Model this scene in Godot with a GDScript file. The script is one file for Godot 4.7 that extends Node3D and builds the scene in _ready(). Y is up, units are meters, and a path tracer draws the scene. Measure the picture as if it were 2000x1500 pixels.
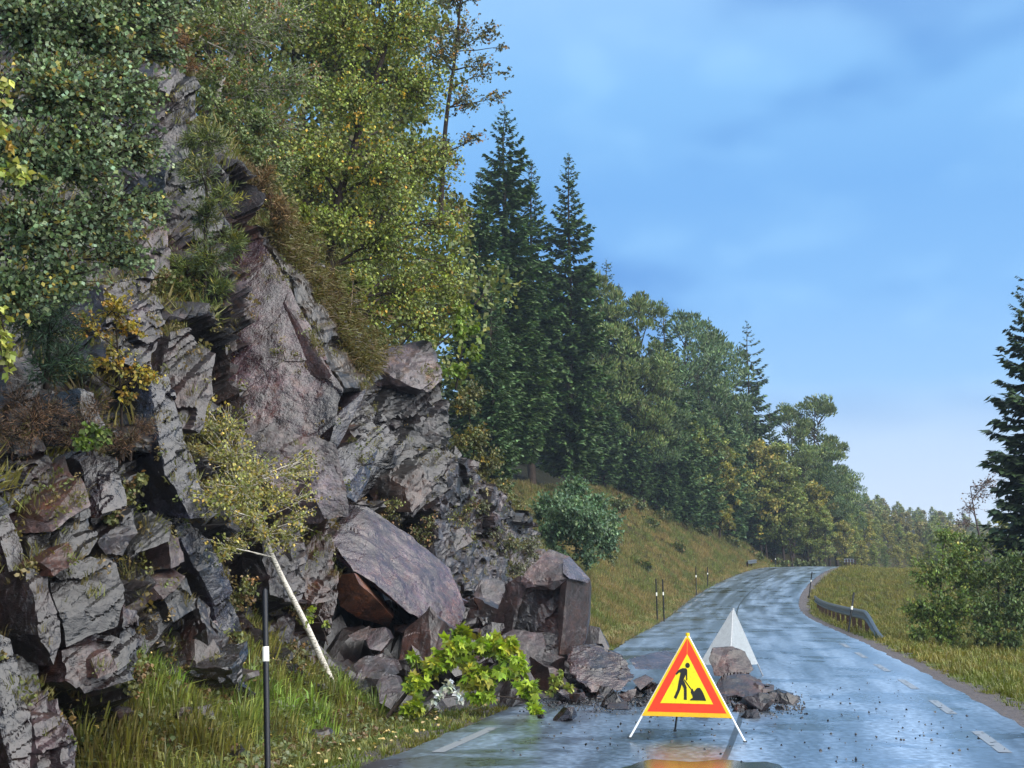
extends Node3D
# A rock fall on a wet country road: cliff and trees on one side, a road works tent sign in front of the rubble.

const FOCAL := 2300.0          # focal length in pixels of the 2000 x 1500 photograph
const EYE := 1.4               # camera height above the near road
const HALF := 2.97             # half the width of the asphalt
const FOOT := 5.7              # distance of the cliff foot from the centre line
var pitch := atan(410.0 / FOCAL)
var rng := RandomNumberGenerator.new()
var names := {}
var M := {}
var road_pos := PackedVector3Array()
var road_dir := PackedFloat32Array()
var ledges := PackedVector3Array()
var road_from := -30
var grain := 1.0               # how flaky the rock being built is
const BED := Vector3(-0.77, 0.64, 0.04)      # across the beds
const RISE := Vector3(0.21, 0.31, -0.93)     # along them, into the hill
const ALONG := Vector3(-0.61, -0.71, -0.37)
var lumps := FastNoiseLite.new()
var wob := FastNoiseLite.new()
var ridg := FastNoiseLite.new()
var cells := FastNoiseLite.new()
var cells_b := FastNoiseLite.new()


class Geo:
	var v := PackedVector3Array()
	var n := PackedVector3Array()
	var c := PackedColorArray()
	var uv := PackedVector2Array()
	var id := PackedInt32Array()

	func tri(a: Vector3, b: Vector3, d: Vector3, ca: Color, cb: Color, cd: Color) -> void:
		var m := (b - a).cross(d - a).normalized()
		var k := v.size()
		v.push_back(a); v.push_back(d); v.push_back(b)
		n.push_back(m); n.push_back(m); n.push_back(m)
		c.push_back(ca); c.push_back(cd); c.push_back(cb)
		id.push_back(k); id.push_back(k + 1); id.push_back(k + 2)

	func quad(a: Vector3, b: Vector3, d: Vector3, e: Vector3, col: Color) -> void:
		tri(a, b, d, col, col, col)
		tri(a, d, e, col, col, col)

	func leaf(p: Vector3, tip: Vector3, side: Vector3, up: Vector3, col: Color) -> void:
		# a folded kite: two triangles that share the midrib
		var k := v.size()
		var mid := p + tip * 0.45 + up
		v.push_back(p); v.push_back(mid + side); v.push_back(p + tip); v.push_back(mid - side)
		var m := tip.cross(side).normalized()
		if m.y < 0.0:
			m = -m
			id.push_back(k); id.push_back(k + 2); id.push_back(k + 1)
			id.push_back(k); id.push_back(k + 3); id.push_back(k + 2)
		else:
			id.push_back(k); id.push_back(k + 1); id.push_back(k + 2)
			id.push_back(k); id.push_back(k + 2); id.push_back(k + 3)
		n.push_back(m); n.push_back(m); n.push_back(m); n.push_back(m)
		c.push_back(col); c.push_back(col); c.push_back(col); c.push_back(col)

	func tube(pts: PackedVector3Array, rad: PackedFloat32Array, sides: int, col: Color) -> void:
		var k := v.size()
		var count := pts.size()
		for i in count:
			var t := (pts[mini(i + 1, count - 1)] - pts[maxi(i - 1, 0)]).normalized()
			var x := t.cross(Vector3(0.31, 0.2, 0.93)).normalized()
			var y := t.cross(x)
			for j in sides:
				var a := TAU * j / sides
				var d := x * cos(a) + y * sin(a)
				v.push_back(pts[i] + d * rad[i]); n.push_back(d); c.push_back(col)
		for i in count - 1:
			for j in sides:
				var a := k + i * sides + j
				var b := k + i * sides + (j + 1) % sides
				var d := a + sides
				var e := b + sides
				id.push_back(a); id.push_back(d); id.push_back(b)
				id.push_back(b); id.push_back(d); id.push_back(e)

	func box(o: Vector3, x: Vector3, y: Vector3, z: Vector3, col: Color) -> void:
		# x, y, z: half edges, right handed
		var p := []
		for s in [[-1, -1, -1], [1, -1, -1], [1, 1, -1], [-1, 1, -1], [-1, -1, 1], [1, -1, 1], [1, 1, 1], [-1, 1, 1]]:
			p.append(o + x * s[0] + y * s[1] + z * s[2])
		quad(p[4], p[5], p[6], p[7], col); quad(p[1], p[0], p[3], p[2], col)
		quad(p[5], p[1], p[2], p[6], col); quad(p[0], p[4], p[7], p[3], col)
		quad(p[7], p[6], p[2], p[3], col); quad(p[0], p[1], p[5], p[4], col)

	func mesh() -> ArrayMesh:
		var a := []
		a.resize(Mesh.ARRAY_MAX)
		a[Mesh.ARRAY_VERTEX] = v
		a[Mesh.ARRAY_NORMAL] = n
		a[Mesh.ARRAY_COLOR] = c
		if uv.size() == v.size():
			a[Mesh.ARRAY_TEX_UV] = uv
		a[Mesh.ARRAY_INDEX] = id
		var m := ArrayMesh.new()
		m.add_surface_from_arrays(Mesh.PRIMITIVE_TRIANGLES, a)
		return m


# ---------------------------------------------------------------- naming and tagging
func numbered(called: String) -> String:
	if not names.has(called):
		names[called] = 0
		return called
	names[called] += 1
	return "%s_%03d" % [called, names[called]]


func tag(o: Node, label := "", category := "", group := "", kind := "") -> Node:
	if label: o.set_meta("label", label)
	if category: o.set_meta("category", category)
	if group: o.set_meta("group", group)
	if kind: o.set_meta("kind", kind)
	return o


func thing(called: String, at_: Vector3, label: String, category: String, group := "") -> Node3D:
	var o := Node3D.new()
	o.name = numbered(called)
	add_child(o)
	o.position = at_
	tag(o, label, category, group)
	return o


func obj(called: String, m: Mesh, material: Material, parent: Node = self) -> MeshInstance3D:
	var o := MeshInstance3D.new()
	o.mesh = m
	o.material_override = material
	o.name = numbered(called) if parent == self else called
	parent.add_child(o, true)
	return o


func dup(src: Node3D, where: Vector3, turn: float, size: float, label: String, group: String) -> Node3D:
	var r: Node3D = src.duplicate()
	var called: String = src.name
	r.name = numbered(called.rstrip("0123456789").trim_suffix("_"))
	add_child(r)
	r.position = where
	r.rotation.y = turn
	r.scale = Vector3.ONE * size
	r.set_meta("label", label)
	r.set_meta("group", group)
	return r


# ---------------------------------------------------------------- places
func at(px: float, py: float, d: float) -> Vector3:
	# the place that the photograph shows at a pixel when it lies d metres ahead of the camera
	var u := (px - 1000.0) / FOCAL
	var w := (750.0 - py) / FOCAL
	var t := d / (cos(pitch) - w * sin(pitch))
	return Vector3(u * t, EYE + t * (w * cos(pitch) + sin(pitch)), -d)


func lay_road() -> void:
	var heads := [0.291, 0.25, 0.209, 0.174, 0.18, 0.184, 0.179, 0.186, 0.226, 0.289, 0.33, 0.344, 0.357, 0.39, 0.45, 0.52, 0.6]
	var tall := [-0.02, -0.05, -0.05, 0.04, 0.186, 0.238, 0.3, 0.42, 0.748, 1.339, 2.042, 2.702, 3.257, 3.65, 3.75, 3.7, 3.6]
	var hs := PackedFloat32Array()
	var ys := PackedFloat32Array()
	var count := 450
	for i in range(road_from, count):
		var a := 0.0
		var b := 0.0
		for k in range(-4, 5):
			var q := clampf((i + k) / 8.0, 0.0, heads.size() - 1.001)
			var f := int(q)
			a += lerpf(heads[f], heads[f + 1], q - f)
			b += lerpf(tall[f], tall[f + 1], q - f)
		hs.push_back(a / 9.0)
		ys.push_back(b / 9.0)
	road_dir = hs
	road_pos.resize(hs.size())
	var p := Vector3(-0.972, 0, 0)
	for i in range(-road_from, hs.size()):
		road_pos[i] = Vector3(p.x, ys[i], p.z)
		p += Vector3(sin(hs[i]), 0, -cos(hs[i]))
	p = Vector3(-0.972, 0, 0)
	for i in range(-road_from - 1, -1, -1):
		p -= Vector3(sin(hs[i]), 0, -cos(hs[i]))
		road_pos[i] = Vector3(p.x, ys[i], p.z)


func on_road(s: float, l: float) -> Vector3:
	# a point of the road's plane: s metres along, l metres to the right of the centre line
	var q := clampf(s - road_from, 0.0, road_pos.size() - 1.01)
	var i := int(q)
	var f := q - i
	var h := lerpf(road_dir[i], road_dir[i + 1], f)
	return road_pos[i].lerp(road_pos[i + 1], f) + Vector3(cos(h), 0, sin(h)) * l


func heading(s: float) -> float:
	return road_dir[clampi(int(s) - road_from, 0, road_dir.size() - 1)]


func road_coords(p: Vector3) -> Vector2:
	var best := 1e9
	var k := 0
	for i in range(0, road_pos.size(), 3):
		var d := Vector2(road_pos[i].x - p.x, road_pos[i].z - p.z).length_squared()
		if d < best:
			best = d
			k = i
	for i in range(maxi(k - 3, 0), mini(k + 4, road_pos.size())):
		var d := Vector2(road_pos[i].x - p.x, road_pos[i].z - p.z).length_squared()
		if d < best:
			best = d
			k = i
	var h := road_dir[k]
	var r := p - road_pos[k]
	return Vector2(k + road_from + r.x * sin(h) - r.z * cos(h), r.x * cos(h) + r.z * sin(h))


func ramp(x: float, xs: Array, ys: Array) -> float:
	if x <= xs[0]: return ys[0]
	for i in xs.size() - 1:
		if x <= xs[i + 1]:
			return lerpf(ys[i], ys[i + 1], (x - xs[i]) / (xs[i + 1] - xs[i]))
	return ys[-1]


func crest(s: float) -> float:
	return ramp(s, [4, 9, 11, 12.5, 14, 16, 17.5, 19.5, 21, 23, 26, 28, 30, 33, 36, 40], [2.4, 2.5, 3.0, 4.2, 6.5, 8.6, 8.2, 6.8, 6.3, 6.3, 6.3, 5.2, 3.8, 2.4, 1.2, 0.3])


func lift(s: float, l: float) -> float:
	# height of the ground over the road
	if l > 0.0:
		var y := ramp(l, [2.9, 4.0, 5.5, 7.5, 12, 40, 90, 200], [-0.03, -0.1, -0.32, -0.38, -0.3, 0.4, 4, 14])
		if s > 130.0:
			y += smoothstep(130.0, 230.0, s) * ramp(l, [3, 12, 40, 90, 200], [0, 3.0, 9.0, 12.0, 12.0])
		if l > 6.0:
			y += wob.get_noise_2d(s * 1.2, l * 1.2) * 0.35 * minf(1.0, (l - 6.0) / 6.0)
		return y
	var w := -l
	var cut := 1.0 - smoothstep(33.0, 39.0, s)      # the cliff's stretch of the road side
	var bank := ramp(w, [2.9, 3.4, 3.9, 12, 40, 90, 200], [-0.03, -0.07, -0.02, 6.3, 19, 24, 26])
	if s > 100.0:
		bank *= lerpf(1.0, 0.75, smoothstep(100.0, 140.0, s))
	bank += wob.get_noise_2d(s * 1.5, l * 1.5) * 0.5 * clampf((w - 4.0) / 4.0, 0.0, 1.0)
	var foot := ramp(w, [2.9, 3.5, 4.2, 4.9, 5.9, 6.6, 8.5, 14, 20, 60, 200], [-0.03, -0.07, -0.2, -0.02, 0.45, 0.8, 3.0, 7.5, 10, 18, 24])
	foot += (1.0 - smoothstep(14.0, 16.5, s)) * smoothstep(9.0, 11.0, s) * ramp(w, [4.2, 4.9, 5.9, 6.6, 9], [0.0, 0.15, 0.4, 0.5, 0.2])
	foot -= (1.0 - smoothstep(9.2, 10.6, s)) * ramp(w, [4.0, 4.8, 5.6, 9], [0.0, 0.25, 0.5, 0.6])
	foot += wob.get_noise_2d(s * 4.0, l * 4.0) * 0.16 * clampf((w - 3.6) / 1.0, 0.0, 1.0)
	return lerpf(bank, foot, cut)


func ground(s: float, l: float) -> Vector3:
	var p := on_road(s, l)
	p.y += lift(s, l)
	return p


func row(p: Vector3) -> float:
	var z := -p.z * cos(pitch) + (p.y - EYE) * sin(pitch)
	return 750.0 - FOCAL * ((p.y - EYE) * cos(pitch) + p.z * sin(pitch)) / z


func stand(px: float, d: float) -> Vector3:
	# the ground below what is seen at that column, d metres ahead
	var p := Vector3((px - 1000.0) / FOCAL * d / cos(pitch) * 0.99, 0, -d)
	var q := road_coords(p)
	var g := ground(q.x, q.y)
	return Vector3(p.x, g.y, p.z)


# ---------------------------------------------------------------- materials
func noise(kind: int, freq: float, octaves: int, sd: int) -> FastNoiseLite:
	var f := FastNoiseLite.new()
	f.noise_type = kind
	f.frequency = freq
	f.seed = sd
	f.fractal_octaves = octaves
	if octaves < 2:
		f.fractal_type = FastNoiseLite.FRACTAL_NONE
	return f


func plane(kind: int, freq: float, octaves: int, sd: int, size := 512) -> PackedByteArray:
	return noise(kind, freq, octaves, sd).get_seamless_image(size, size).get_data()


func tex(data: PackedByteArray, size: int, format := Image.FORMAT_RGB8) -> ImageTexture:
	var im := Image.create_from_data(size, size, false, format, data)
	return ImageTexture.create_from_image(im)


func surface(rough: float, spec := 0.5) -> StandardMaterial3D:
	var m := StandardMaterial3D.new()
	m.vertex_color_use_as_albedo = true
	m.vertex_color_is_srgb = true
	m.roughness = rough
	m.metallic_specular = spec
	return m


func leafy(rough: float, through: float) -> StandardMaterial3D:
	var m := surface(rough, 0.5)
	m.cull_mode = BaseMaterial3D.CULL_DISABLED
	m.backlight_enabled = true
	m.backlight = Color(through, through, through * 0.7).linear_to_srgb()
	return m


func tri_map(m: StandardMaterial3D, scale_: float) -> void:
	m.uv1_triplanar = true
	m.uv1_world_triplanar = true
	m.uv1_scale = Vector3.ONE * scale_


func make_materials() -> void:
	var simplex := FastNoiseLite.TYPE_SIMPLEX_SMOOTH
	var cell := FastNoiseLite.TYPE_CELLULAR
	# rock: mottled, stained and specked with lichen
	var a := plane(simplex, 0.008, 5, 11)
	var b := plane(simplex, 0.05, 4, 12)
	var d := plane(simplex, 0.02, 5, 13)
	var e := plane(cell, 0.03, 1, 14)
	var fg := plane(simplex, 0.16, 3, 15)
	var rock := PackedByteArray()
	var relief := PackedByteArray()
	rock.resize(512 * 512 * 3)
	relief.resize(512 * 512)
	for i in 512 * 512:
		var x := a[i] / 255.0
		var y := b[i] / 255.0
		var z := d[i] / 255.0
		var g := 0.79 + (x - 0.5) * 0.34 + (y - 0.5) * 0.34 + (fg[i] / 255.0 - 0.5) * 0.46
		var r := 1.0
		var bl := 1.0
		if z > 0.62:                       # rusty stain
			var k := minf((z - 0.62) * 5.0, 1.0)
			r = 1.0 + 0.16 * k
			bl = 1.0 - 0.24 * k
		elif z < 0.36:                     # dark growth
			g *= 1.0 - minf((0.36 - z) * 2.2, 0.32)
		if fg[i] > 178 and y > 0.6:          # specks of pale lichen
			g = minf(g + 0.16, 1.0)
		var seam := absf(z - 0.5 + (y - 0.5) * 0.12)
		if seam < 0.022:                   # hair cracks
			g *= 0.45 + seam * 25.0
		rock[i * 3] = clampi(int(g * r * 238.0), 0, 255)
		rock[i * 3 + 1] = clampi(int(g * 232.0), 0, 255)
		rock[i * 3 + 2] = clampi(int(g * bl * 236.0), 0, 255)
		relief[i] = clampi(int(x * 80.0 + y * 80.0 + e[i] * 0.1 + fg[i] * 0.25 - (70.0 if seam < 0.02 else 0.0)), 0, 255)
	var rock_tex := tex(rock, 512)
	var relief_tex := tex(relief, 512, Image.FORMAT_L8)
	for spec in [["rock", 0.42, 0.6], ["wet_rock", 0.27, 0.6]]:
		var m := surface(spec[1], spec[2])
		m.albedo_color = Color(0.82, 0.79, 0.82)
		m.albedo_texture = rock_tex
		m.heightmap_enabled = true
		m.heightmap_texture = relief_tex
		m.heightmap_scale = 1.1
		tri_map(m, 0.9)
		m.detail_enabled = true
		m.detail_albedo = rock_tex
		m.detail_blend_mode = BaseMaterial3D.BLEND_MODE_MUL
		m.detail_uv_layer = BaseMaterial3D.DETAIL_UV_2
		m.uv2_triplanar = true
		m.uv2_world_triplanar = true
		m.uv2_scale = Vector3.ONE * 0.27
		M[spec[0]] = m
	# soil and turf under the grass
	var soil := PackedByteArray()
	soil.resize(512 * 512 * 3)
	for i in 512 * 512:
		var g := 0.6 + (a[i] - 128) / 255.0 * 0.5 + (b[i] - 128) / 255.0 * 0.7
		var k := d[i] / 255.0
		soil[i * 3] = clampi(int(g * (200 + 50 * k)), 0, 255)
		soil[i * 3 + 1] = clampi(int(g * 225.0), 0, 255)
		soil[i * 3 + 2] = clampi(int(g * (190 - 40 * k)), 0, 255)
	var so := surface(0.85, 0.3)
	so.albedo_texture = tex(soil, 512)
	so.heightmap_enabled = true
	so.heightmap_texture = relief_tex
	so.heightmap_scale = 6.0
	tri_map(so, 0.7)
	M.soil = so
	# wet asphalt: one tile is 8 m wide and 24 m long, streaked along the wheel tracks
	var size := 1024
	var fine := noise(simplex, 0.35, 3, 31)
	var wide := noise(simplex, 0.9, 2, 32)
	var pools := noise(simplex, 0.55, 3, 33)
	var gloss := PackedByteArray()
	var tar := PackedByteArray()
	gloss.resize(size * size)
	tar.resize(size * size * 3)
	for y in size:
		var s := 24.0 * y / size
		var a1 := TAU * y / size
		for x in size:
			var l := 8.0 * x / size - 4.0
			# a loop in the noise's space makes the tile's ends meet
			var lx := 3.82 * cos(a1)
			var ly := 3.82 * sin(a1)
			var streak := wide.get_noise_3d(l * 1.7, lx * 0.14, ly * 0.14)
			var pool := pools.get_noise_3d(l * 0.8, lx, ly)
			var grain := fine.get_noise_3d(l * 30.0, lx * 26.0, ly * 26.0)
			var g := 0.41 + streak * 0.13 + grain * 0.06
			if pool > 0.14:
				g -= minf((pool - 0.14) * 0.9, 0.13)
			gloss[y * size + x] = clampi(int(clampf(g, 0.05, 0.6) * 255.0), 0, 255)
			var t := 0.86 + grain * 0.25 + streak * 0.14
			if absf(l + 0.05 + 0.03 * streak) < 0.03:
				t *= 0.45                  # the joint along the middle
			var q := (y * size + x) * 3
			tar[q] = clampi(int(t * 222.0), 0, 255)
			tar[q + 1] = clampi(int(t * 224.0), 0, 255)
			tar[q + 2] = clampi(int(t * 228.0), 0, 255)
	var road := surface(1.0, 0.72)
	road.albedo_texture = tex(tar, size)
	road.roughness_texture = tex(gloss, size, Image.FORMAT_L8)
	road.roughness_texture_channel = BaseMaterial3D.TEXTURE_CHANNEL_RED
	road.metallic = 1.0
	road.clearcoat_enabled = true
	road.clearcoat = 0.7
	road.clearcoat_roughness = 0.3
	M.road = road
	var shoulder := surface(0.75, 0.4)
	shoulder.albedo_texture = rock_tex
	shoulder.heightmap_enabled = true
	shoulder.heightmap_texture = relief_tex
	shoulder.heightmap_scale = 1.5
	tri_map(shoulder, 1.6)
	M.shoulder = shoulder
	# bark
	var bark := surface(0.85, 0.3)
	bark.albedo_texture = rock_tex
	tri_map(bark, 1.4)
	bark.uv1_scale = Vector3(4.0, 0.8, 4.0)
	M.bark = bark
	var birch_bark := PackedByteArray()
	birch_bark.resize(512 * 512 * 3)
	for i in 512 * 512:
		var g := 0.95 if d[i] > 84 else 0.35
		g += (b[i] - 128) / 255.0 * 0.25
		birch_bark[i * 3] = clampi(int(g * 240), 0, 255)
		birch_bark[i * 3 + 1] = clampi(int(g * 236), 0, 255)
		birch_bark[i * 3 + 2] = clampi(int(g * 228), 0, 255)
	var bb := surface(0.7, 0.4)
	bb.albedo_texture = tex(birch_bark, 512)
	tri_map(bb, 1.0)
	bb.uv1_scale = Vector3(1.5, 5.0, 1.5)
	M.birch_bark = bb
	M.leaf = leafy(0.55, 0.5)
	M.needle = leafy(0.6, 0.25)
	M.grass = leafy(0.55, 0.5)
	M.paint = surface(0.35, 0.5)
	M.plastic = surface(0.4, 0.5)
	var film := surface(0.38, 0.5)
	film.backlight_enabled = true
	film.backlight = Color(0.5, 0.5, 0.5)
	var grime := PackedByteArray()
	grime.resize(512 * 512 * 3)
	for i in 512 * 512:
		var g := 1.0 - 0.10 * a[i] / 255.0 - maxf(0.0, d[i] / 255.0 - 0.6) * 0.5 - (0.12 if fg[i] > 205 else 0.0)
		for k in 3:
			grime[i * 3 + k] = clampi(int(g * 255.0), 0, 255)
	film.albedo_texture = tex(grime, 512)
	tri_map(film, 2.2)
	M.film = film
	var zinc := surface(0.38, 0.5)
	zinc.metallic = 0.75
	M.zinc = zinc
	var water := surface(0.17, 0.6)
	water.metallic = 1.0
	M.water = water


# ---------------------------------------------------------------- rocks
func hull(pts: PackedVector3Array) -> PackedInt32Array:
	var out := PackedInt32Array()
	var count := pts.size()
	for i in count:
		for j in range(i + 1, count):
			for k in range(j + 1, count):
				var m := (pts[j] - pts[i]).cross(pts[k] - pts[i])
				if m.length_squared() < 1e-12:
					continue
				m = m.normalized()
				var o := m.dot(pts[i])
				var plus := false
				var minus := false
				for q in count:
					if q == i or q == j or q == k:
						continue
					var t := m.dot(pts[q]) - o
					if t > 1e-6: plus = true
					elif t < -1e-6: minus = true
					if plus and minus: break
				if plus and minus:
					continue
				if plus:
					out.push_back(i); out.push_back(k); out.push_back(j)
				else:
					out.push_back(i); out.push_back(j); out.push_back(k)
	return out


func stain(p: Vector3, col: Color, rust: float) -> Color:
	var bed := p.dot(BED)
	var rise := p.dot(RISE)
	var along := p.dot(ALONG)
	var a := lumps.get_noise_3d(p.x * 1.7 + 31.0, p.y * 1.7, p.z * 1.7)
	var b := wob.get_noise_3d(p.x * 9.0, p.y * 9.0 + 11.0, p.z * 9.0)
	var v := wob.get_noise_3d(bed * 11.0, rise * 1.5 + 7.0, along * 1.5)
	var c := col * (1.0 + a * 0.42 + b * 0.30 + v * 0.42 * grain)
	var t := clampf((lumps.get_noise_3d(p.x * 2.4, p.y * 2.4 + 57.0, p.z * 2.4) + v * 0.3 - 0.06) * 3.0, 0.0, 1.0) * rust * 0.6
	c = c.lerp(Color(c.r * 1.2, c.g * 0.98, c.b * 0.84), t)
	# dark damp growth and near black seams
	var u := lumps.get_noise_3d(p.x * 3.1, p.y * 1.6 + 120.0, p.z * 3.1) + b * 0.25
	c *= 1.0 - 0.55 * smoothstep(0.1, 0.42, u) * (0.35 + 0.65 * grain)
	var w := clampf((wob.get_noise_3d(bed * 7.0 + 90.0, rise * 1.2, along * 1.4) - 0.3) * 5.0, 0.0, 1.0) * grain
	return c.lerp(Color(c.r * 1.35 + 0.05, c.g * 1.35 + 0.05, c.b * 1.35 + 0.05), w * 0.6)


func rock_mesh(pts: PackedVector3Array, edge: float, rough: float, col: Color, rust := 0.6, dents := []) -> ArrayMesh:
	var j := PackedVector3Array()
	for p in pts:
		j.push_back(p + Vector3(rng.randf() - 0.5, rng.randf() - 0.5, rng.randf() - 0.5) * 0.012)
	var f := hull(j)
	grain = clampf((rough - 0.03) / 0.05, 0.12, 1.0)
	var st: Array[PackedVector3Array] = []
	for i in range(0, f.size(), 3):
		st.append(PackedVector3Array([j[f[i]], j[f[i + 1]], j[f[i + 2]]]))
	var g := Geo.new()
	var e2 := edge * edge
	while st.size():
		var t: PackedVector3Array = st.pop_back()
		var a := t[0]
		var b := t[1]
		var c := t[2]
		var ab := a.distance_squared_to(b)
		var bc := b.distance_squared_to(c)
		var ca := c.distance_squared_to(a)
		if ab <= e2 and bc <= e2 and ca <= e2:
			var q := [push(a, rough, dents), push(b, rough, dents), push(c, rough, dents)]
			g.tri(q[0], q[1], q[2], stain(a, col, rust), stain(b, col, rust), stain(c, col, rust))
			continue
		if ab > e2 and bc > e2 and ca > e2:
			var x := (a + b) * 0.5
			var y := (b + c) * 0.5
			var z := (c + a) * 0.5
			st.append(PackedVector3Array([a, x, z])); st.append(PackedVector3Array([x, b, y]))
			st.append(PackedVector3Array([z, y, c])); st.append(PackedVector3Array([x, y, z]))
			continue
		# split the longest edge that is too long; a neighbour decides alike
		if ab >= bc and ab >= ca:
			var x := (a + b) * 0.5
			st.append(PackedVector3Array([a, x, c])); st.append(PackedVector3Array([x, b, c]))
		elif bc >= ca:
			var x := (b + c) * 0.5
			st.append(PackedVector3Array([a, b, x])); st.append(PackedVector3Array([a, x, c]))
		else:
			var x := (c + a) * 0.5
			st.append(PackedVector3Array([a, b, x])); st.append(PackedVector3Array([x, b, c]))
	return g.mesh()


func push(p: Vector3, rough: float, dents: Array) -> Vector3:
	var q := p * 1.0
	var a := ridg.get_noise_3d(q.x, q.y, q.z)
	var b := wob.get_noise_3d(q.x * 6.0, q.y * 6.0, q.z * 6.0)
	var c := wob.get_noise_3d(q.x * 6.0 + 40.0, q.y * 6.0, q.z * 6.0)
	var s := cells.get_noise_3d(q.x, q.y, q.z)
	var bed := p.dot(BED)
	var rise := p.dot(RISE)
	var along := p.dot(ALONG)
	# flakes that have broken off along the beds, in two sizes
	var f := (cells.get_noise_3d(bed * 0.9, rise * 0.3, along * 0.3 + 20.0) + 0.4 * cells.get_noise_3d(bed * 4.0, rise * 0.9 + 30.0, along * 1.0)) * grain
	var d := Vector3(b * 0.6 + f * 0.9, a * 0.3 + s * 0.4 + b * 0.3, c * 0.6 + f * 0.5) * rough
	var r := p + d
	for k in dents:     # [centre, radius, way in]
		var t: float = 1.0 - p.distance_to(k[0]) / (k[1] * (1.0 + b * 0.5 + s * 0.35 + f * 0.4))
		if t > 0.0:
			r += k[2] * smoothstep(0.0, 0.6, t)
	return r


func points(text: String) -> PackedVector3Array:
	# "column,row,depth ..." in the photograph's pixels and in metres
	var out := PackedVector3Array()
	for w in text.split(" ", false):
		var n := w.split(",")
		out.push_back(at(float(n[0]), float(n[1]), float(n[2])))
	return out


func slab(cliff: Node3D, text: String, thick: float, col: Color, rough := 0.06, rust := 0.5, wet := false, called := "rock_slab") -> void:
	# a block of the cliff: its seen face, and the same face again deeper in the hill
	var front := points(text)
	var all := front.duplicate()
	var mid := Vector3.ZERO
	for p in front: mid += p / front.size()
	for p in front:
		all.push_back(p + (mid - p) * 0.12 + Vector3(-0.93, -0.05, -0.36) * thick)
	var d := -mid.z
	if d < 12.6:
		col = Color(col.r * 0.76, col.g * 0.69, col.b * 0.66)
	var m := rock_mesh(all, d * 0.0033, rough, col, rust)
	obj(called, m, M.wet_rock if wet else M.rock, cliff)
	# where soil gathers on its ledges, for the plants to come
	var arrays := m.surface_get_arrays(0)
	var v: PackedVector3Array = arrays[Mesh.ARRAY_VERTEX]
	var n: PackedVector3Array = arrays[Mesh.ARRAY_NORMAL]
	for i in range(0, v.size(), 3):
		if n[i].y > 0.45 and rng.randf() < (0.008 if d < 12.6 else 0.035) and lumps.get_noise_3d(v[i].x * 2.0, v[i].y * 2.0, v[i].z * 2.0) > -0.12:
			ledges.push_back(v[i])


func boulder(called: String, text: String, back: float, col: Color, rough: float, label: String, category := "rock", group := "", dents := [], rust := 0.6, wet := false) -> Node3D:
	# a fallen rock: the corners that the photograph shows, closed at the back
	var front := points(text)
	var mid := Vector3.ZERO
	for p in front: mid += p / front.size()
	var all := front.duplicate()
	if back > 0.0:
		for p in front:
			all.push_back(mid + (p - mid) * 0.72 + Vector3(0.12, 0.0, -1.0) * back)
	var low := 1e9
	for p in all: low = minf(low, p.y)
	var base := Vector3(mid.x, low, mid.z)
	var loc := PackedVector3Array()
	var d2 := []
	var m := rock_mesh(all, -mid.z * 0.0034, rough, col, rust, dents)
	var o := obj(called, m, M.wet_rock if wet else M.rock)
	# the mesh keeps world coordinates so that its stains follow the place; its node stands at the root
	tag(o, label, category, group)
	return o


# ---------------------------------------------------------------- plants
func tint(col: Color, spread: float) -> Color:
	var k := 1.0 + rng.randfn(0.0, spread)
	return Color(clampf(col.r * k * (1.0 + rng.randf_range(-0.08, 0.08)), 0, 1), clampf(col.g * k, 0, 1), clampf(col.b * k * (1.0 + rng.randf_range(-0.1, 0.1)), 0, 1))


func dir() -> Vector3:
	var z := rng.randf_range(-1.0, 1.0)
	var a := rng.randf() * TAU
	var r := sqrt(1.0 - z * z)
	return Vector3(r * cos(a), z, r * sin(a))


func put_leaf(g: Geo, p: Vector3, size: float, kind: String, col: Color, way: Vector3) -> void:
	var d := dir()
	if kind == "needle":
		var t := (way * 0.8 + d * 0.9).normalized() * size
		var s := t.cross(dir()).normalized() * size * 0.05
		g.leaf(p, t, s, Vector3.ZERO, col)
		return
	var t := (Vector3(d.x, d.y - 0.5, d.z)).normalized() * size
	var s := t.cross(Vector3(d.z, 0.8 + d.x * 0.7, -d.y)).normalized()
	if kind == "maple":
		var u := s.cross(t).normalized() * size * 0.1
		g.leaf(p, t, s * size * 0.26, u, col)
		g.leaf(p, (t * 0.62 + s * size * 0.62), (t * -0.5 + s * size * 0.5) * 0.3, u, col)
		g.leaf(p, (t * 0.62 - s * size * 0.62), (t * 0.5 + s * size * 0.5) * 0.3, u, col)
		return
	g.leaf(p, t, s * size * 0.36, s.cross(t).normalized() * size * 0.08, col)


func branch(g: Geo, a: Vector3, b: Vector3, r0: float, r1: float, sides: int, bend: float, col: Color, steps := 4) -> PackedVector3Array:
	var pts := PackedVector3Array()
	var rad := PackedFloat32Array()
	var side := dir() * bend * a.distance_to(b)
	for i in steps + 1:
		var t := float(i) / steps
		pts.push_back(a.lerp(b, t) + side * sin(t * PI) + dir() * r0 * 0.5 * float(i > 0 and i < steps))
		rad.push_back(lerpf(r0, r1, t))
	g.tube(pts, rad, sides, col)
	return pts


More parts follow.
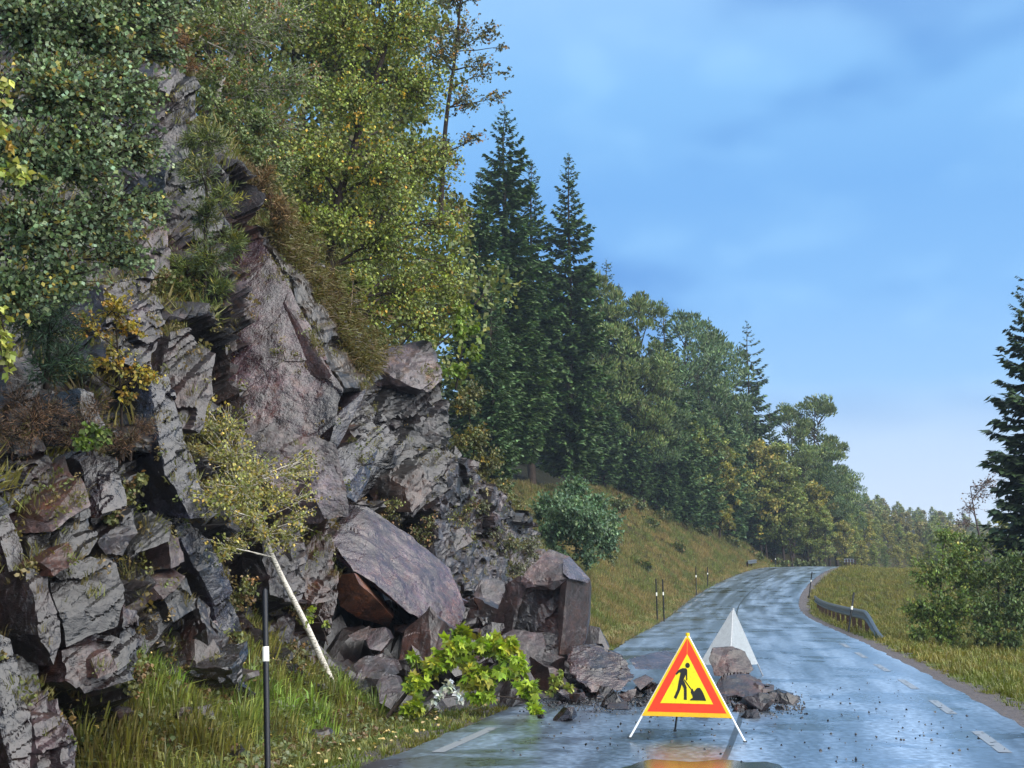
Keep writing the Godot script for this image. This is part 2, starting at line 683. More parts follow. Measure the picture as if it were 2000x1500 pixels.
func plant(called: String, trunk_text: String, trunk_r: float, blob_text: String, leaf_size: float, leaf_kind: String, cols: Array, label: String, category: String, group := "", opts := {}) -> Node3D:
	# trunk_text: "column,row,depth ..." from the foot up; blob_text: "column,row,depth,radius,leaves ..." clumps of the crown
	var stem := points(trunk_text)
	var base := stem[0]
	var o := thing(called, base, label, category, group)
	var wood := Geo.new()
	var crown := Geo.new()
	var bark_col: Color = opts.get("bark", Color(0.3, 0.27, 0.24))
	var rad := PackedFloat32Array()
	var fine := PackedVector3Array()
	var count := stem.size()
	for i in (count - 1) * 4 + 1:
		var q := i / 4.0
		var k := mini(int(q), count - 2)
		var p := stem[k].cubic_interpolate(stem[k + 1], stem[maxi(k - 1, 0)], stem[mini(k + 2, count - 1)], q - k)
		fine.push_back(p - base)
		rad.push_back(trunk_r * lerpf(1.0, 0.25, q / (count - 1)))
	wood.tube(fine, rad, 8, bark_col)
	var twig_r: float = opts.get("twig", 0.006)
	var per: int = opts.get("per", 12)
	var squash: float = opts.get("squash", 0.85)
	var shown: float = opts.get("limbs", 1.0)
	for w in blob_text.split(" ", false):
		var n := w.split(",")
		var mid := at(float(n[0]), float(n[1]), float(n[2])) - base
		var r := float(n[3])
		var leaves := int(n[4])
		# the limb leaves the trunk a little below the clump
		var from := fine[0]
		var best := 1e9
		for p in fine:
			var dd := p.distance_to(mid) + maxf(0.0, p.y - mid.y + 0.3 * r) * 2.0
			if dd < best:
				best = dd
				from = p
		if shown > 0.0:
			branch(wood, from, mid, minf(trunk_r * 0.5, 0.012 + r * 0.03) * shown, twig_r, 5, 0.08, bark_col, 5)
		var twigs := maxi(1, leaves / per)
		for t in twigs:
			var d := dir()
			var end := mid + Vector3(d.x, d.y * squash, d.z) * r * pow(rng.randf(), 0.45)
			var start := from.lerp(mid, rng.randf_range(0.45, 1.0)).lerp(end, 0.25)
			if end.distance_to(start) > r * 1.3:
				start = end + (start - end).normalized() * r * 1.3
			if twig_r > 0.0:
				branch(wood, start, end, twig_r, twig_r * 0.4, 3, 0.1, bark_col, 2)
			var way := (end - start).normalized()
			var shade := 1.0 + rng.randfn(0.0, 0.10)
			var pick: Color = cols[0]
			if rng.randf() < opts.get("turn", 0.06):
				pick = cols[mini(1, cols.size() - 1)]
			elif cols.size() > 2 and rng.randf() < 0.25:
				pick = cols[2]
			for k in per:
				var f := rng.randf_range(0.25, 1.05)
				var p: Vector3 = start.lerp(end, f) + dir() * r * opts.get("fuzz", 0.13) * rng.randf()
				var col := pick
				if rng.randf() < 0.03 and cols.size() > 1:
					col = cols[1]
				put_leaf(crown, p, leaf_size * rng.randf_range(0.65, 1.2), leaf_kind, tint(col * shade, 0.13), way)
	obj("trunk", wood.mesh(), opts.get("bark_mat", M.bark), o)
	obj("crown" if opts.get("tree", true) else "foliage", crown.mesh(), M.needle if leaf_kind == "needle" else M.leaf, o)
	return o


func spruce(high: float, wide: float, sd: int, dense: float, col: Color, bare: float, gaps := 0.0) -> Array:
	# [trunk, crown]: whorls of drooping branches hung with sprays
	rng.seed = sd
	var wood := Geo.new()
	var crown := Geo.new()
	var bark_col := Color(0.42, 0.38, 0.34)
	branch(wood, Vector3.ZERO, Vector3(0, high, 0), 0.012 * high + 0.02, 0.01, 7, 0.004, bark_col, 8)
	var y := high * bare
	while y < high - 0.15:
		var t := y / high
		var reach := wide * pow(1.0 - t, 0.66) * (0.55 + 0.45 * smoothstep(bare - 0.02, bare + 0.22, t)) + 0.1
		var count := int(rng.randi_range(5, 7) * clampf(0.6 + (1.0 - t) * 0.6, 0.5, 1.1))
		var off := rng.randf() * TAU
		for k in count:
			if rng.randf() < gaps:
				continue
			var a := off + TAU * k / count + rng.randf_range(-0.3, 0.3)
			var long := reach * rng.randf_range(0.6, 1.12)
			var out := Vector3(cos(a), 0, sin(a))
			var rise := lerpf(-0.28, 0.45, t * t)
			var pts := PackedVector3Array()
			var steps := 6
			for i in steps + 1:
				var q := float(i) / steps
				pts.push_back(Vector3(0, y, 0) + out * long * q + Vector3.UP * long * (rise * q - 0.32 * q * (1.0 - q) + 0.14 * q * q * q))
			wood.tube(pts, PackedFloat32Array([0.022, 0.018, 0.015, 0.012, 0.009, 0.006, 0.004]), 3, bark_col)
			var sprays := int(maxf(7.0, long * 20.0 * dense))
			var side := out.cross(Vector3.UP)
			for i in sprays:
				var q := pow(rng.randf(), 0.7) * 0.92 + 0.08
				var f := q * steps
				var n := mini(int(f), steps - 1)
				var p := pts[n].lerp(pts[n + 1], f - n)
				var sgn := -1.0 if rng.randf() < 0.5 else 1.0
				var len := (0.2 + 0.32 * (1.0 - q * 0.5)) * rng.randf_range(0.55, 1.15) * clampf(long / 1.3, 0.4, 1.15)
				var way := (out * rng.randf_range(0.35, 1.0) + side * sgn * rng.randf_range(0.2, 0.9) + Vector3.DOWN * rng.randf_range(-0.1, 0.85)).normalized()
				var across := way.cross(Vector3.UP + dir() * 0.5).normalized() * len * rng.randf_range(0.2, 0.34)
				crown.leaf(p, way * len, across, Vector3.DOWN * len * 0.06, tint(col.lerp(col * 1.35, q * 0.6), 0.16))
		y += rng.randf_range(0.2, 0.34) * (0.75 + high * 0.017)
	# the leader
	for i in 14:
		crown.leaf(Vector3(0, high - 0.5 + i * 0.04, 0), Vector3(rng.randf_range(-1, 1), 0.7, rng.randf_range(-1, 1)).normalized() * 0.2, dir() * 0.03, Vector3.ZERO, tint(col, 0.1))
	return [wood.mesh(), crown.mesh()]


func round_tree(high: float, wide: float, sd: int, leaves: int, size: float, cols: Array, bare: float, needles := false) -> Array:
	# [trunk, crown] of a far tree with a clumped crown
	rng.seed = sd
	var wood := Geo.new()
	var crown := Geo.new()
	var bark_col := Color(0.4, 0.36, 0.33)
	branch(wood, Vector3.ZERO, Vector3(rng.randf_range(-0.3, 0.3), high * 0.92, rng.randf_range(-0.3, 0.3)), 0.011 * high + 0.02, 0.02, 7, 0.02, bark_col, 6)
	var clumps := 84
	for k in clumps:
		var t := rng.randf()
		var y := lerpf(bare, 0.97, t)
		var shape := sqrt(sin(clampf(t * 0.86 + 0.12, 0.0, 1.0) * PI))
		var a := rng.randf() * TAU
		var rr := wide * shape * sqrt(rng.randf()) * 0.92
		var mid := Vector3(cos(a) * rr, y * high, sin(a) * rr)
		var r := wide * rng.randf_range(0.14, 0.29)
		branch(wood, Vector3(0, maxf(y * high - rr * 0.8, high * bare * 0.8), 0), mid, 0.04, 0.012, 4, 0.08, bark_col, 3)
		var shade := 1.0 + rng.randfn(0.0, 0.1)
		for i in leaves / clumps:
			var d := dir()
			var p := mid + Vector3(d.x, d.y * 0.7, d.z) * r * pow(rng.randf(), 0.4)
			var col: Color = cols[rng.randi() % cols.size()]
			if needles:
				var way := (d * 0.7 + Vector3(0, 0.8, 0)).normalized()
				crown.leaf(p, way * size * rng.randf_range(0.7, 1.3), way.cross(dir()).normalized() * size * 0.2, Vector3.ZERO, tint(col * shade, 0.14))
			else:
				put_leaf(crown, p, size * rng.randf_range(0.6, 1.25), "oval", tint(col * shade, 0.14), d)
	return [wood.mesh(), crown.mesh()]


func tree(called: String, parts: Array, where: Vector3, turn: float, size: float, label: String, group := "", needle := true, bark: Material = null) -> Node3D:
	var o := thing(called, where, label, "tree", group)
	o.rotation.y = turn
	o.scale = Vector3.ONE * size
	obj("trunk", parts[0], bark if bark else M.bark, o)
	obj("crown", parts[1], M.needle if needle else M.leaf, o)
	return o


func tuft(sd: int, blades: int, high: float, wide: float, cols: Array, lean := 0.6) -> ArrayMesh:
	rng.seed = sd
	var g := Geo.new()
	for i in blades:
		var a := rng.randf() * TAU
		var out := Vector3(cos(a), 0, sin(a))
		var h := high * rng.randf_range(0.5, 1.15)
		var p := out * rng.randf() * wide * 0.5
		var b := rng.randf_range(0.15, lean)
		var m := p + Vector3.UP * h * 0.6 + out * h * b * 0.35
		var e := p + Vector3.UP * h * (1.0 - b * 0.45) + out * h * b
		var s := out.cross(Vector3.UP) * rng.randf_range(0.004, 0.008) * (1.0 + high * 1.5)
		var col: Color = tint(cols[rng.randi() % cols.size()], 0.14)
		g.tri(p - s, p + s, m + s * 0.7, col, col, col)
		g.tri(p - s, m + s * 0.7, m - s * 0.7, col, col, col)
		g.tri(m - s * 0.7, m + s * 0.7, e, col, col, col)
	return g.mesh()


func scatter(called: String, m: Mesh, where: Array[Transform3D], tints: PackedColorArray, material: Material, parent: Node = self) -> MultiMeshInstance3D:
	var mm := MultiMesh.new()
	mm.transform_format = MultiMesh.TRANSFORM_3D
	mm.use_colors = true
	mm.mesh = m
	mm.instance_count = where.size()
	for i in where.size():
		mm.set_instance_transform(i, where[i])
		mm.set_instance_color(i, tints[i])
	var o := MultiMeshInstance3D.new()
	o.multimesh = mm
	o.material_override = material
	o.name = numbered(called) if parent == self else called
	parent.add_child(o, true)
	return o


func _ready() -> void:
	# ------------------------------------------------------------ camera, sky, sun, exposure
	var cam := Camera3D.new()
	cam.name = "camera"
	add_child(cam)
	cam.position = Vector3(0, EYE, 0)
	cam.rotation = Vector3(pitch, 0, 0)
	cam.fov = rad_to_deg(2.0 * atan(750.0 / FOCAL))
	cam.near = 0.1
	cam.far = 4000.0
	cam.current = true

	rng.seed = 7
	lumps = noise(FastNoiseLite.TYPE_SIMPLEX_SMOOTH, 0.3, 4, 3)
	wob = noise(FastNoiseLite.TYPE_SIMPLEX_SMOOTH, 0.35, 4, 5)
	ridg = noise(FastNoiseLite.TYPE_SIMPLEX_SMOOTH, 1.3, 4, 6)
	ridg.fractal_type = FastNoiseLite.FRACTAL_RIDGED
	cells = noise(FastNoiseLite.TYPE_CELLULAR, 2.2, 1, 8)
	cells.cellular_return_type = FastNoiseLite.RETURN_CELL_VALUE
	cells_b = noise(FastNoiseLite.TYPE_CELLULAR, 0.8, 1, 9)
	cells_b.cellular_return_type = FastNoiseLite.RETURN_CELL_VALUE

	var env := WorldEnvironment.new()
	env.name = "environment"
	var e := Environment.new()
	e.background_mode = Environment.BG_SKY
	var sky := Sky.new()
	var pano := PanoramaSkyMaterial.new()
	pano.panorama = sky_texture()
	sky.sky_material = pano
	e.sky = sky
	e.tonemap_mode = Environment.TONE_MAPPER_LINEAR
	e.tonemap_exposure = 4.8
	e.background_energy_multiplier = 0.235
	e.fog_enabled = true
	e.fog_density = 0.00042
	e.fog_light_color = Color(0.75, 0.83, 0.92)
	e.sdfgi_enabled = true
	e.ssao_enabled = true
	e.ssil_enabled = true
	env.environment = e
	add_child(env)

	var sun := DirectionalLight3D.new()
	sun.name = "sun"
	add_child(sun)
	sun.light_color = Color(1.0, 0.98, 0.95)
	sun.light_energy = 0.5
	sun.light_angular_distance = 90.0
	sun.shadow_enabled = true
	sun.look_at_from_position(Vector3(14, 20, 9), Vector3.ZERO)

	make_materials()
	lay_road()
	build_ground()
	build_road()
	build_cliff()
	build_rocks()
	build_signs()
	build_roadside()
	build_near_plants()
	build_forest()
	build_grass()


func sky_texture() -> ImageTexture:
	var w := 1024
	var h := 512
	var im := Image.create(w, h, false, Image.FORMAT_RGBF)
	var soft := noise(FastNoiseLite.TYPE_SIMPLEX_SMOOTH, 1.0, 5, 21)
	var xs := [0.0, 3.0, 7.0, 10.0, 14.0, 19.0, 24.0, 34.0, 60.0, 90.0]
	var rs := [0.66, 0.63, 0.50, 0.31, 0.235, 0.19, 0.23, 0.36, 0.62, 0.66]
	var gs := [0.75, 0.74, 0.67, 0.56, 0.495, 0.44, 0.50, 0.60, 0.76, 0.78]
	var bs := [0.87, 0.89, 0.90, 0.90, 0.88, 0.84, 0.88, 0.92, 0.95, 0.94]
	for y in h:
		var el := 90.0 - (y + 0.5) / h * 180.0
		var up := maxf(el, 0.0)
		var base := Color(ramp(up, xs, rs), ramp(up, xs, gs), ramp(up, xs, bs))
		for x in w:
			if el < -1.0:
				im.set_pixel(x, y, Color(0.16, 0.18, 0.16))
				continue
			var a := TAU * (x + 0.5) / w
			var r := deg_to_rad(el)
			var d := Vector3(cos(r) * cos(a), sin(r), cos(r) * sin(a))
			var q := Vector3(d.x, 0, d.z) * 1.6 / (d.y + 0.22)
			var n := soft.get_noise_3d(q.x, d.y * 3.0, q.z)
			var n2 := soft.get_noise_3d(q.x * 2.6 + 9.0, d.y * 5.0, q.z * 2.6)
			var c := base
			var dark := smoothstep(0.0, 0.45, n) * smoothstep(5.0, 14.0, up)
			c = c.lerp(c * Color(0.66, 0.74, 0.86), dark)
			var wisp := smoothstep(0.12, 0.5, n2 - n * 0.3) * smoothstep(7.0, 12.0, up)
			c = c.lerp(c * Color(1.08, 1.05, 1.02), wisp)
			var lit := smoothstep(0.1, 0.6, -n + n2 * 0.5) * smoothstep(8.0, 16.0, up)
			c = c.lerp(c * Color(1.1, 1.06, 1.02), lit)
			im.set_pixel(x, y, c)
	return ImageTexture.create_from_image(im)


# ---------------------------------------------------------------- ground and road
func build_ground() -> void:
	var ss := []
	var s := -28.0
	while s < 420.0:
		ss.append(s)
		s += 0.5 if s < 36.0 and s > 4.0 else 1.0 if s < 115.0 else 5.0
	var ls := [-320.0, -240.0, -180.0, -130.0, -100.0, -80.0, -64.0, -52.0, -42.0, -34.0, -28.0, -24.0, -20.0, -17.0, -14.0, -12.0, -10.5, -9.0, -8.0, -7.2, -6.6, -6.0, -5.6, -5.2, -4.8, -4.4, -4.0, -3.7, -3.4, -3.15, -2.9, 2.9, 3.15, 3.5, 4.0, 4.6, 5.2, 6.0, 7.0, 8.0, 10.0, 12.0, 15.0, 19.0, 24.0, 30.0, 38.0, 50.0, 65.0, 85.0, 110.0, 150.0, 210.0, 280.0]
	var g := Geo.new()
	for a in ss:
		for l in ls:
			var p := ground(a, l)
			g.v.push_back(p)
			var k := wob.get_noise_2d(p.x * 2.0, p.z * 2.0)
			var col := Color(0.34, 0.32, 0.19) * (1.0 + 0.3 * k)
			if absf(l) < 3.2:
				col = Color(0.34, 0.32, 0.3)
			elif l < -3.5 and a < 36.0 and a > 12.0:
				col = col.lerp(Color(0.2, 0.17, 0.15), clampf((-l - 3.8) / 0.8, 0.0, 1.0) * clampf((a - 12.0) / 2.0, 0.0, 1.0))
			elif l < -12.0:
				col = Color(0.2, 0.2, 0.12) * (1.0 + 0.3 * k)
			elif l < -4.5:
				col = col.lerp(Color(0.42, 0.38, 0.24), clampf(0.5 + lumps.get_noise_2d(p.x * 0.8, p.z * 0.8) * 1.6, 0.0, 1.0))
			elif l > 4.0:
				col = col.lerp(Color(0.42, 0.40, 0.2), clampf(0.5 + lumps.get_noise_2d(p.x, p.z) * 1.5, 0.0, 1.0))
			g.c.push_back(col)
	var w := ls.size()
	for i in ss.size() - 1:
		for j in w - 1:
			var a := i * w + j
			g.id.append_array(PackedInt32Array([a, a + w + 1, a + 1, a, a + w, a + w + 1]))
	smooth(g)
	tag(obj("ground", g.mesh(), M.soil), "", "", "", "structure")


func smooth(g: Geo) -> void:
	g.n.resize(g.v.size())
	g.n.fill(Vector3.ZERO)
	for i in range(0, g.id.size(), 3):
		var a := g.v[g.id[i]]
		var m := (g.v[g.id[i + 2]] - a).cross(g.v[g.id[i + 1]] - a)
		for k in 3:
			g.n[g.id[i + k]] += m
	for i in g.n.size():
		g.n[i] = g.n[i].normalized()


func strip(s0: float, s1: float, l0: float, l1: float, up: float, step: float, col: Color, ragged := 0.0, across := 1) -> ArrayMesh:
	var g := Geo.new()
	var count := maxi(1, int(ceil((s1 - s0) / step)))
	for i in count + 1:
		var s := lerpf(s0, s1, float(i) / count)
		for j in across + 1:
			var l := lerpf(l0, l1, float(j) / across)
			if j == 0: l += ragged * wob.get_noise_2d(s * 8.0, l0 * 10.0)
			if j == across: l += ragged * wob.get_noise_2d(s * 8.0 + 50.0, l1 * 10.0)
			g.v.push_back(on_road(s, l) + Vector3.UP * (up - 0.012 * absf(l)))
			g.c.push_back(col)
			g.uv.push_back(Vector2((l + 4.0) / 8.0, s / 24.0))
	var w := across + 1
	for i in count:
		for j in across:
			var a := i * w + j
			g.id.append_array(PackedInt32Array([a, a + w + 1, a + 1, a, a + w, a + w + 1]))
	smooth(g)
	return g.mesh()


func build_road() -> void:
	var road := obj("road", strip(-26, 180, -HALF, HALF, 0.06, 0.5, Color(0.80, 0.88, 0.95), 0.09, 8), M.road)
	tag(road, "", "", "", "structure")
	var sh := obj("shoulder", strip(-20, 110, HALF - 0.3, HALF + 0.48, 0.045, 0.25, Color(0.44, 0.43, 0.43), 0.35, 3), M.shoulder)
	tag(sh, "", "", "", "structure")
	var verge := obj("shoulder", strip(4, 110, -HALF - 0.4, -HALF + 0.2, 0.04, 0.25, Color(0.40, 0.39, 0.38), 0.3, 3), M.shoulder)
	tag(verge, "", "", "", "structure")
	# worn edge lines, each dash a piece of its own
	var s := 10.9
	while s < 100.0:
		if s < 13.0 or s > 56.0:
			obj("edge_line_dash", dash(s, 2.1 if s < 14.0 else 1.7, -HALF + 0.34), M.paint, road)
		s += 3.5
	s = 8.6
	while s < 30.0:
		obj("edge_line_dash", dash(s, 1.7, HALF - 0.58), M.paint, road)
		s += 3.45
	# standing water
	for p in [[9.6, -0.1, 1.1, 0.75, 3]]:
		var g := Geo.new()
		var k := 40
		for i in k:
			var a := TAU * i / k
			var r := 1.0 + 0.55 * wob.get_noise_2d(cos(a) * 3.0 + p[4] * 20.0, sin(a) * 3.0)
			g.v.push_back(on_road(p[0] + sin(a) * r * p[2], p[1] + cos(a) * r * p[3]) + Vector3.UP * (0.0645 - 0.012 * absf(p[1] + cos(a) * r * p[3])))
			g.c.push_back(Color(0.66, 0.70, 0.74))
		g.v.push_back(on_road(p[0], p[1]) + Vector3.UP * (0.0645 - 0.012 * absf(p[1])))
		g.c.push_back(Color(0.66, 0.70, 0.74))
		for i in k:
			g.id.append_array(PackedInt32Array([k, i, (i + 1) % k]))
		smooth(g)
		if g.n[k].y < 0.0:
			for i in range(0, g.id.size(), 3):
				var t := g.id[i + 1]
				g.id[i + 1] = g.id[i + 2]
				g.id[i + 2] = t
			smooth(g)
		tag(obj("puddle_water", g.mesh(), M.water), "", "", "", "structure")


func dash(s: float, long: float, l: float) -> ArrayMesh:
	# a painted dash with worn, broken rims
	var g := Geo.new()
	var cellsize := 0.05
	var rows := int(long / cellsize)
	for i in rows:
		for j in 3:
			var a := s + i * cellsize
			var b := l - 0.06 + j * 0.04
			if wob.get_noise_2d(a * 23.0, b * 60.0) < -0.42:
				continue
			var p: Array = [on_road(a, b), on_road(a, b + 0.041), on_road(a + cellsize, b + 0.041), on_road(a + cellsize, b)]
			for k in 4:
				p[k] += Vector3.UP * (0.0645 - 0.012 * absf(b))
			g.quad(p[0], p[1], p[2], p[3], Color(0.47, 0.49, 0.51))
	return g.mesh()


# ---------------------------------------------------------------- the cliff
func wall_point(s: float, h: float, hollows: Array) -> Vector3:
	# h: distance up the face, then on over the crest
	var top := crest(s)
	var face := top / sin(1.31)
	var q := 0.0
	var y := 0.0
	if h < face:
		q = h * cos(1.31)
		y = h * sin(1.31)
	else:
		q = face * cos(1.31) + (h - face) * cos(0.72)
		y = top + (h - face) * sin(0.72)
	var p := on_road(s, -FOOT - q)
	p.y += y - 0.3
	var hd := heading(s)
	var out := Vector3(cos(hd), 0.25, sin(hd))
	# beds that dip steeply along the road, and the blocks between the joints
	var bed := s * 0.81 + y * 0.59 + lumps.get_noise_3d(p.x, p.y, p.z) * 1.2
	var saw := fposmod(bed * 0.62, 1.0)
	var dep := 0.62 * (0.5 - saw)
	var saw2 := fposmod(bed * 2.3 + 0.3, 1.0)
	dep += 0.16 * (0.5 - saw2)
	var rise := -s * 0.59 + y * 0.81
	dep += cells_b.get_noise_3d(bed * 1.2, rise * 0.7, 3.0) * 0.34
	dep += cells.get_noise_3d(bed * 1.3, rise * 0.5, 9.0) * 0.15
	dep += lumps.get_noise_3d(p.x * 1.2 + 70.0, p.y * 1.2, p.z * 1.2) * 0.45
	var plate := p.dot(BED)
	dep += cells.get_noise_3d(plate * 0.9, p.dot(RISE) * 0.35, p.dot(ALONG) * 0.35) * 0.2 + cells.get_noise_3d(plate * 3.0, p.dot(RISE) * 0.8, p.dot(ALONG) * 0.8) * 0.05 + wob.get_noise_3d(p.x * 12.0, p.y * 12.0, p.z * 12.0) * 0.06
	dep *= clampf(1.0 - (h - face) / 1.5, 0.25, 1.0)
	dep *= 1.0 - 0.75 * smoothstep(31.0, 37.0, s)
	var r := p + out * dep
	for k in hollows:
		var t: float = 1.0 - r.distance_to(k[0]) / k[1]
		if t > 0.0:
			r -= Vector3(out.x, 0.0, out.z) * k[2] * smoothstep(0.0, 0.5, t)
	return r


func build_cliff() -> void:
	var hollows := [[at(480, 390, 18.2), 0.95, 1.3], [at(610, 1150, 16.2), 0.9, 0.8], [at(280, 1050, 11.8), 0.5, 0.5]]
	var g := Geo.new()
	var rows := []
	var s := 4.0
	while s < 40.0:
		rows.append(s)
		s += 0.03 + 0.0028 * s
	var cols := 170
	var pts := PackedVector3Array()
	for a in rows:
		var top := crest(a) / sin(1.31) + 5.0
		for j in cols:
			pts.push_back(wall_point(a, top * j / (cols - 1.0), hollows))
	for i in rows.size() - 1:
		for j in cols - 1:
			var a := i * cols + j
			var p := pts[a]
			var q := pts[a + cols]
			var r := pts[a + cols + 1]
			var t := pts[a + 1]
			var hue := lumps.get_noise_3d(p.x * 0.9 + 5.0, p.y * 0.9, p.z * 0.9)
			var bed := cells_b.get_noise_3d(p.x * 1.5, p.y * 1.5, p.z * 1.5)
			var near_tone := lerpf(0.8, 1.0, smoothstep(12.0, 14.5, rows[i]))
			var col := Color(0.42, 0.38, 0.37).lerp(Color(0.27, 0.245, 0.24), clampf(0.5 + hue * 1.4, 0, 1))
			if bed > 0.35: col = Color(0.44, 0.35, 0.29)
			elif bed < -0.55: col = Color(0.52, 0.50, 0.49)
			var face := crest(rows[i])
			if p.y > face + 0.2:
				col = Color(0.27, 0.24, 0.15)
			grain = 1.0
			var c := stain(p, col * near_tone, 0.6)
			g.tri(p, q, r, c, c, c)
			g.tri(p, r, t, c, c, c)
	var cliff := obj("cliff_terrain", g.mesh(), M.rock)
	tag(cliff, "", "", "", "structure")

	var grey := Color(0.55, 0.475, 0.50)
	var dark := Color(0.33, 0.305, 0.305)
	var black := Color(0.22, 0.20, 0.20)
	var brown := Color(0.42, 0.32, 0.26)
	var rusty := Color(0.62, 0.45, 0.35)
	var pale := Color(0.72, 0.70, 0.69)
	var blue := Color(0.42, 0.44, 0.48)
	var moss := Color(0.36, 0.31, 0.19)
	# the great smooth slab that the rocks broke from
	slab(cliff, "492,448,17.4 530,500,17.1 566,560,16.85 606,640,16.55 640,705,16.3 560,704,16.25 470,696,16.3 416,668,16.4 440,600,16.7 460,530,17.0", 1.3, grey, 0.032, 0.4, true)
	slab(cliff, "418,672,16.45 520,700,16.25 632,706,16.3 668,765,16.1 655,830,15.95 600,870,15.85 520,850,15.85 425,792,15.95", 1.4, Color(0.55, 0.465, 0.475), 0.05, 0.9, true)
	slab(cliff, "425,796,15.9 520,856,15.75 610,874,15.75 652,870,15.8 672,940,15.7 680,1000,15.7 620,1015,15.6 540,960,15.5 450,880,15.6", 1.4, Color(0.56, 0.465, 0.455), 0.055, 0.9)
	slab(cliff, "600,900,15.55 650,905,15.6 676,960,15.55 682,1010,15.5 640,1020,15.45 605,960,15.45", 1.0, Color(0.56, 0.53, 0.54), 0.05, 0.4)
	slab(cliff, "560,572,16.78 585,612,16.62 612,668,16.42 650,735,16.05 640,742,16.05 600,680,16.35 575,630,16.52 556,590,16.7", 0.25, Color(0.56, 0.48, 0.48), 0.035, 0.6)
	# mossy flank above it
	slab(cliff, "505,440,17.6 560,470,18.0 640,560,18.6 720,680,18.8 745,740,18.4 705,765,17.2 668,762,16.5 610,650,17.0 560,555,17.3", 1.6, moss, 0.08, 0.2, false, "mossy_slab")
	slab(cliff, "690,770,17.0 715,760,17.1 690,800,16.9 655,880,16.5 640,865,16.4 660,810,16.6", 1.0, Color(0.5, 0.49, 0.5), 0.05, 0.2, true)
	# the second buttress
	slab(cliff, "690,700,21.5 735,690,21.4 830,668,21.8 866,745,21.4 880,850,21.2 868,905,21.2 800,892,20.9 730,830,20.8 700,760,21.0", 2.2, dark, 0.11, 0.5)
	slab(cliff, "738,690,21.3 830,664,21.9 850,690,21.8 868,744,21.2 838,768,20.9 800,752,20.8 745,722,21.0", 0.6, pale, 0.06, 0.2)
	slab(cliff, "690,760,20.8 742,800,20.6 790,870,20.5 760,930,20.2 700,985,19.8 668,930,19.4 660,880,19.6", 1.6, Color(0.36, 0.36, 0.38), 0.08, 0.2, true)
	slab(cliff, "652,880,17.8 700,860,18.2 735,880,18.3 722,940,18.0 696,980,17.6 668,960,17.3", 1.0, Color(0.46, 0.48, 0.52), 0.05, 0.1, true)
	slab(cliff, "745,890,20.4 850,880,21.0 880,900,21.0 862,960,20.6 800,1010,20.2 745,985,19.9", 1.6, dark, 0.12, 0.6)
	slab(cliff, "770,930,19.9 815,905,20.1 835,960,20.0 800,1000,19.7", 0.6, Color(0.55, 0.47, 0.4), 0.08, 0.7)
	slab(cliff, "870,900,22.5 915,900,24.0 962,962,26.0 968,1030,26.0 900,1060,23.5 850,1000,22.0", 2.0, Color(0.50, 0.47, 0.45), 0.16, 0.5)
	slab(cliff, "950,950,26.5 1000,985,29 1062,1048,32 1050,1090,31 985,1110,28 940,1040,26", 2.0, Color(0.55, 0.53, 0.51), 0.16, 0.4)
	slab(cliff, "830,1010,21.2 905,1050,22.5 985,1090,25 1000,1150,25 930,1180,22.5 860,1130,20.8", 2.0, Color(0.45, 0.45, 0.45), 0.16, 0.3)
	slab(cliff, "1000,1060,29 1060,1050,31 1068,1100,30 1010,1150,27 985,1120,27", 1.5, Color(0.52, 0.51, 0.48), 0.16, 0.3)
	# steep blue grey slabs that dip towards the ditch
	slab(cliff, "288,735,12.90 330,738,13.10 362,850,13.00 402,970,12.90 412,1012,12.90 372,1015,12.70 330,930,12.70 300,840,12.80", 0.5, Color(0.34, 0.37, 0.43), 0.06, 0.1, true)
	slab(cliff, "310,950,12.90 372,1005,13.19 432,1110,13.47 470,1220,13.76 505,1310,13.97 532,1402,14.20 505,1418,14.06 470,1330,13.75 420,1200,13.38 360,1070,13.02", 0.6, Color(0.38, 0.40, 0.46), 0.06, 0.2, true)
	slab(cliff, "-20,985,10.2 14,990,10.3 46,1090,10.2 66,1230,10.1 72,1300,10.0 46,1262,9.9 20,1130,10.0", 0.6, Color(0.46, 0.46, 0.48), 0.04, 0.2, true)
	slab(cliff, "-30,1215,9.5 20,1245,9.6 40,1330,9.5 62,1430,9.4 80,1520,9.3 30,1530,9.2 -10,1400,9.3", 0.7, Color(0.40, 0.40, 0.42), 0.05, 0.2, true)
	# blocks between them
	slab(cliff, "330,645,13.6 368,640,13.7 412,682,13.6 408,770,13.4 384,845,13.2 345,830,13.1 322,740,13.3", 0.9, Color(0.46, 0.42, 0.41), 0.07, 0.6)
	slab(cliff, "300,590,14.2 340,600,14.3 352,640,14.2 318,650,14.0", 0.6, pale, 0.05, 0.3)
	slab(cliff, "270,260,15.6 300,180,15.9 325,112,16.1 352,130,16.1 385,175,15.9 388,260,15.6 360,330,15.3 310,380,15.1 275,340,15.2", 1.4, Color(0.44, 0.41, 0.39), 0.09, 0.4)
	slab(cliff, "300,130,15.7 325,108,15.8 345,140,15.7 330,185,15.5 305,170,15.5", 0.5, Color(0.55, 0.54, 0.56), 0.05, 0.2)
	slab(cliff, "262,400,14.6 310,400,14.8 330,460,14.6 312,500,14.4 270,470,14.4", 0.8, Color(0.55, 0.52, 0.50), 0.08, 0.5)
	slab(cliff, "310,420,14.7 330,440,14.7 332,530,14.4 300,540,14.3 285,480,14.4", 0.7, pale, 0.06, 0.4)
	slab(cliff, "330,330,15.0 400,300,15.4 430,420,15.4 400,520,15.0 340,500,14.8", 1.2, Color(0.36, 0.33, 0.32), 0.1, 0.5)
	slab(cliff, "205,560,13.0 290,540,13.4 320,620,13.2 300,720,12.8 220,700,12.5", 1.2, Color(0.4, 0.37, 0.38), 0.09, 0.4)
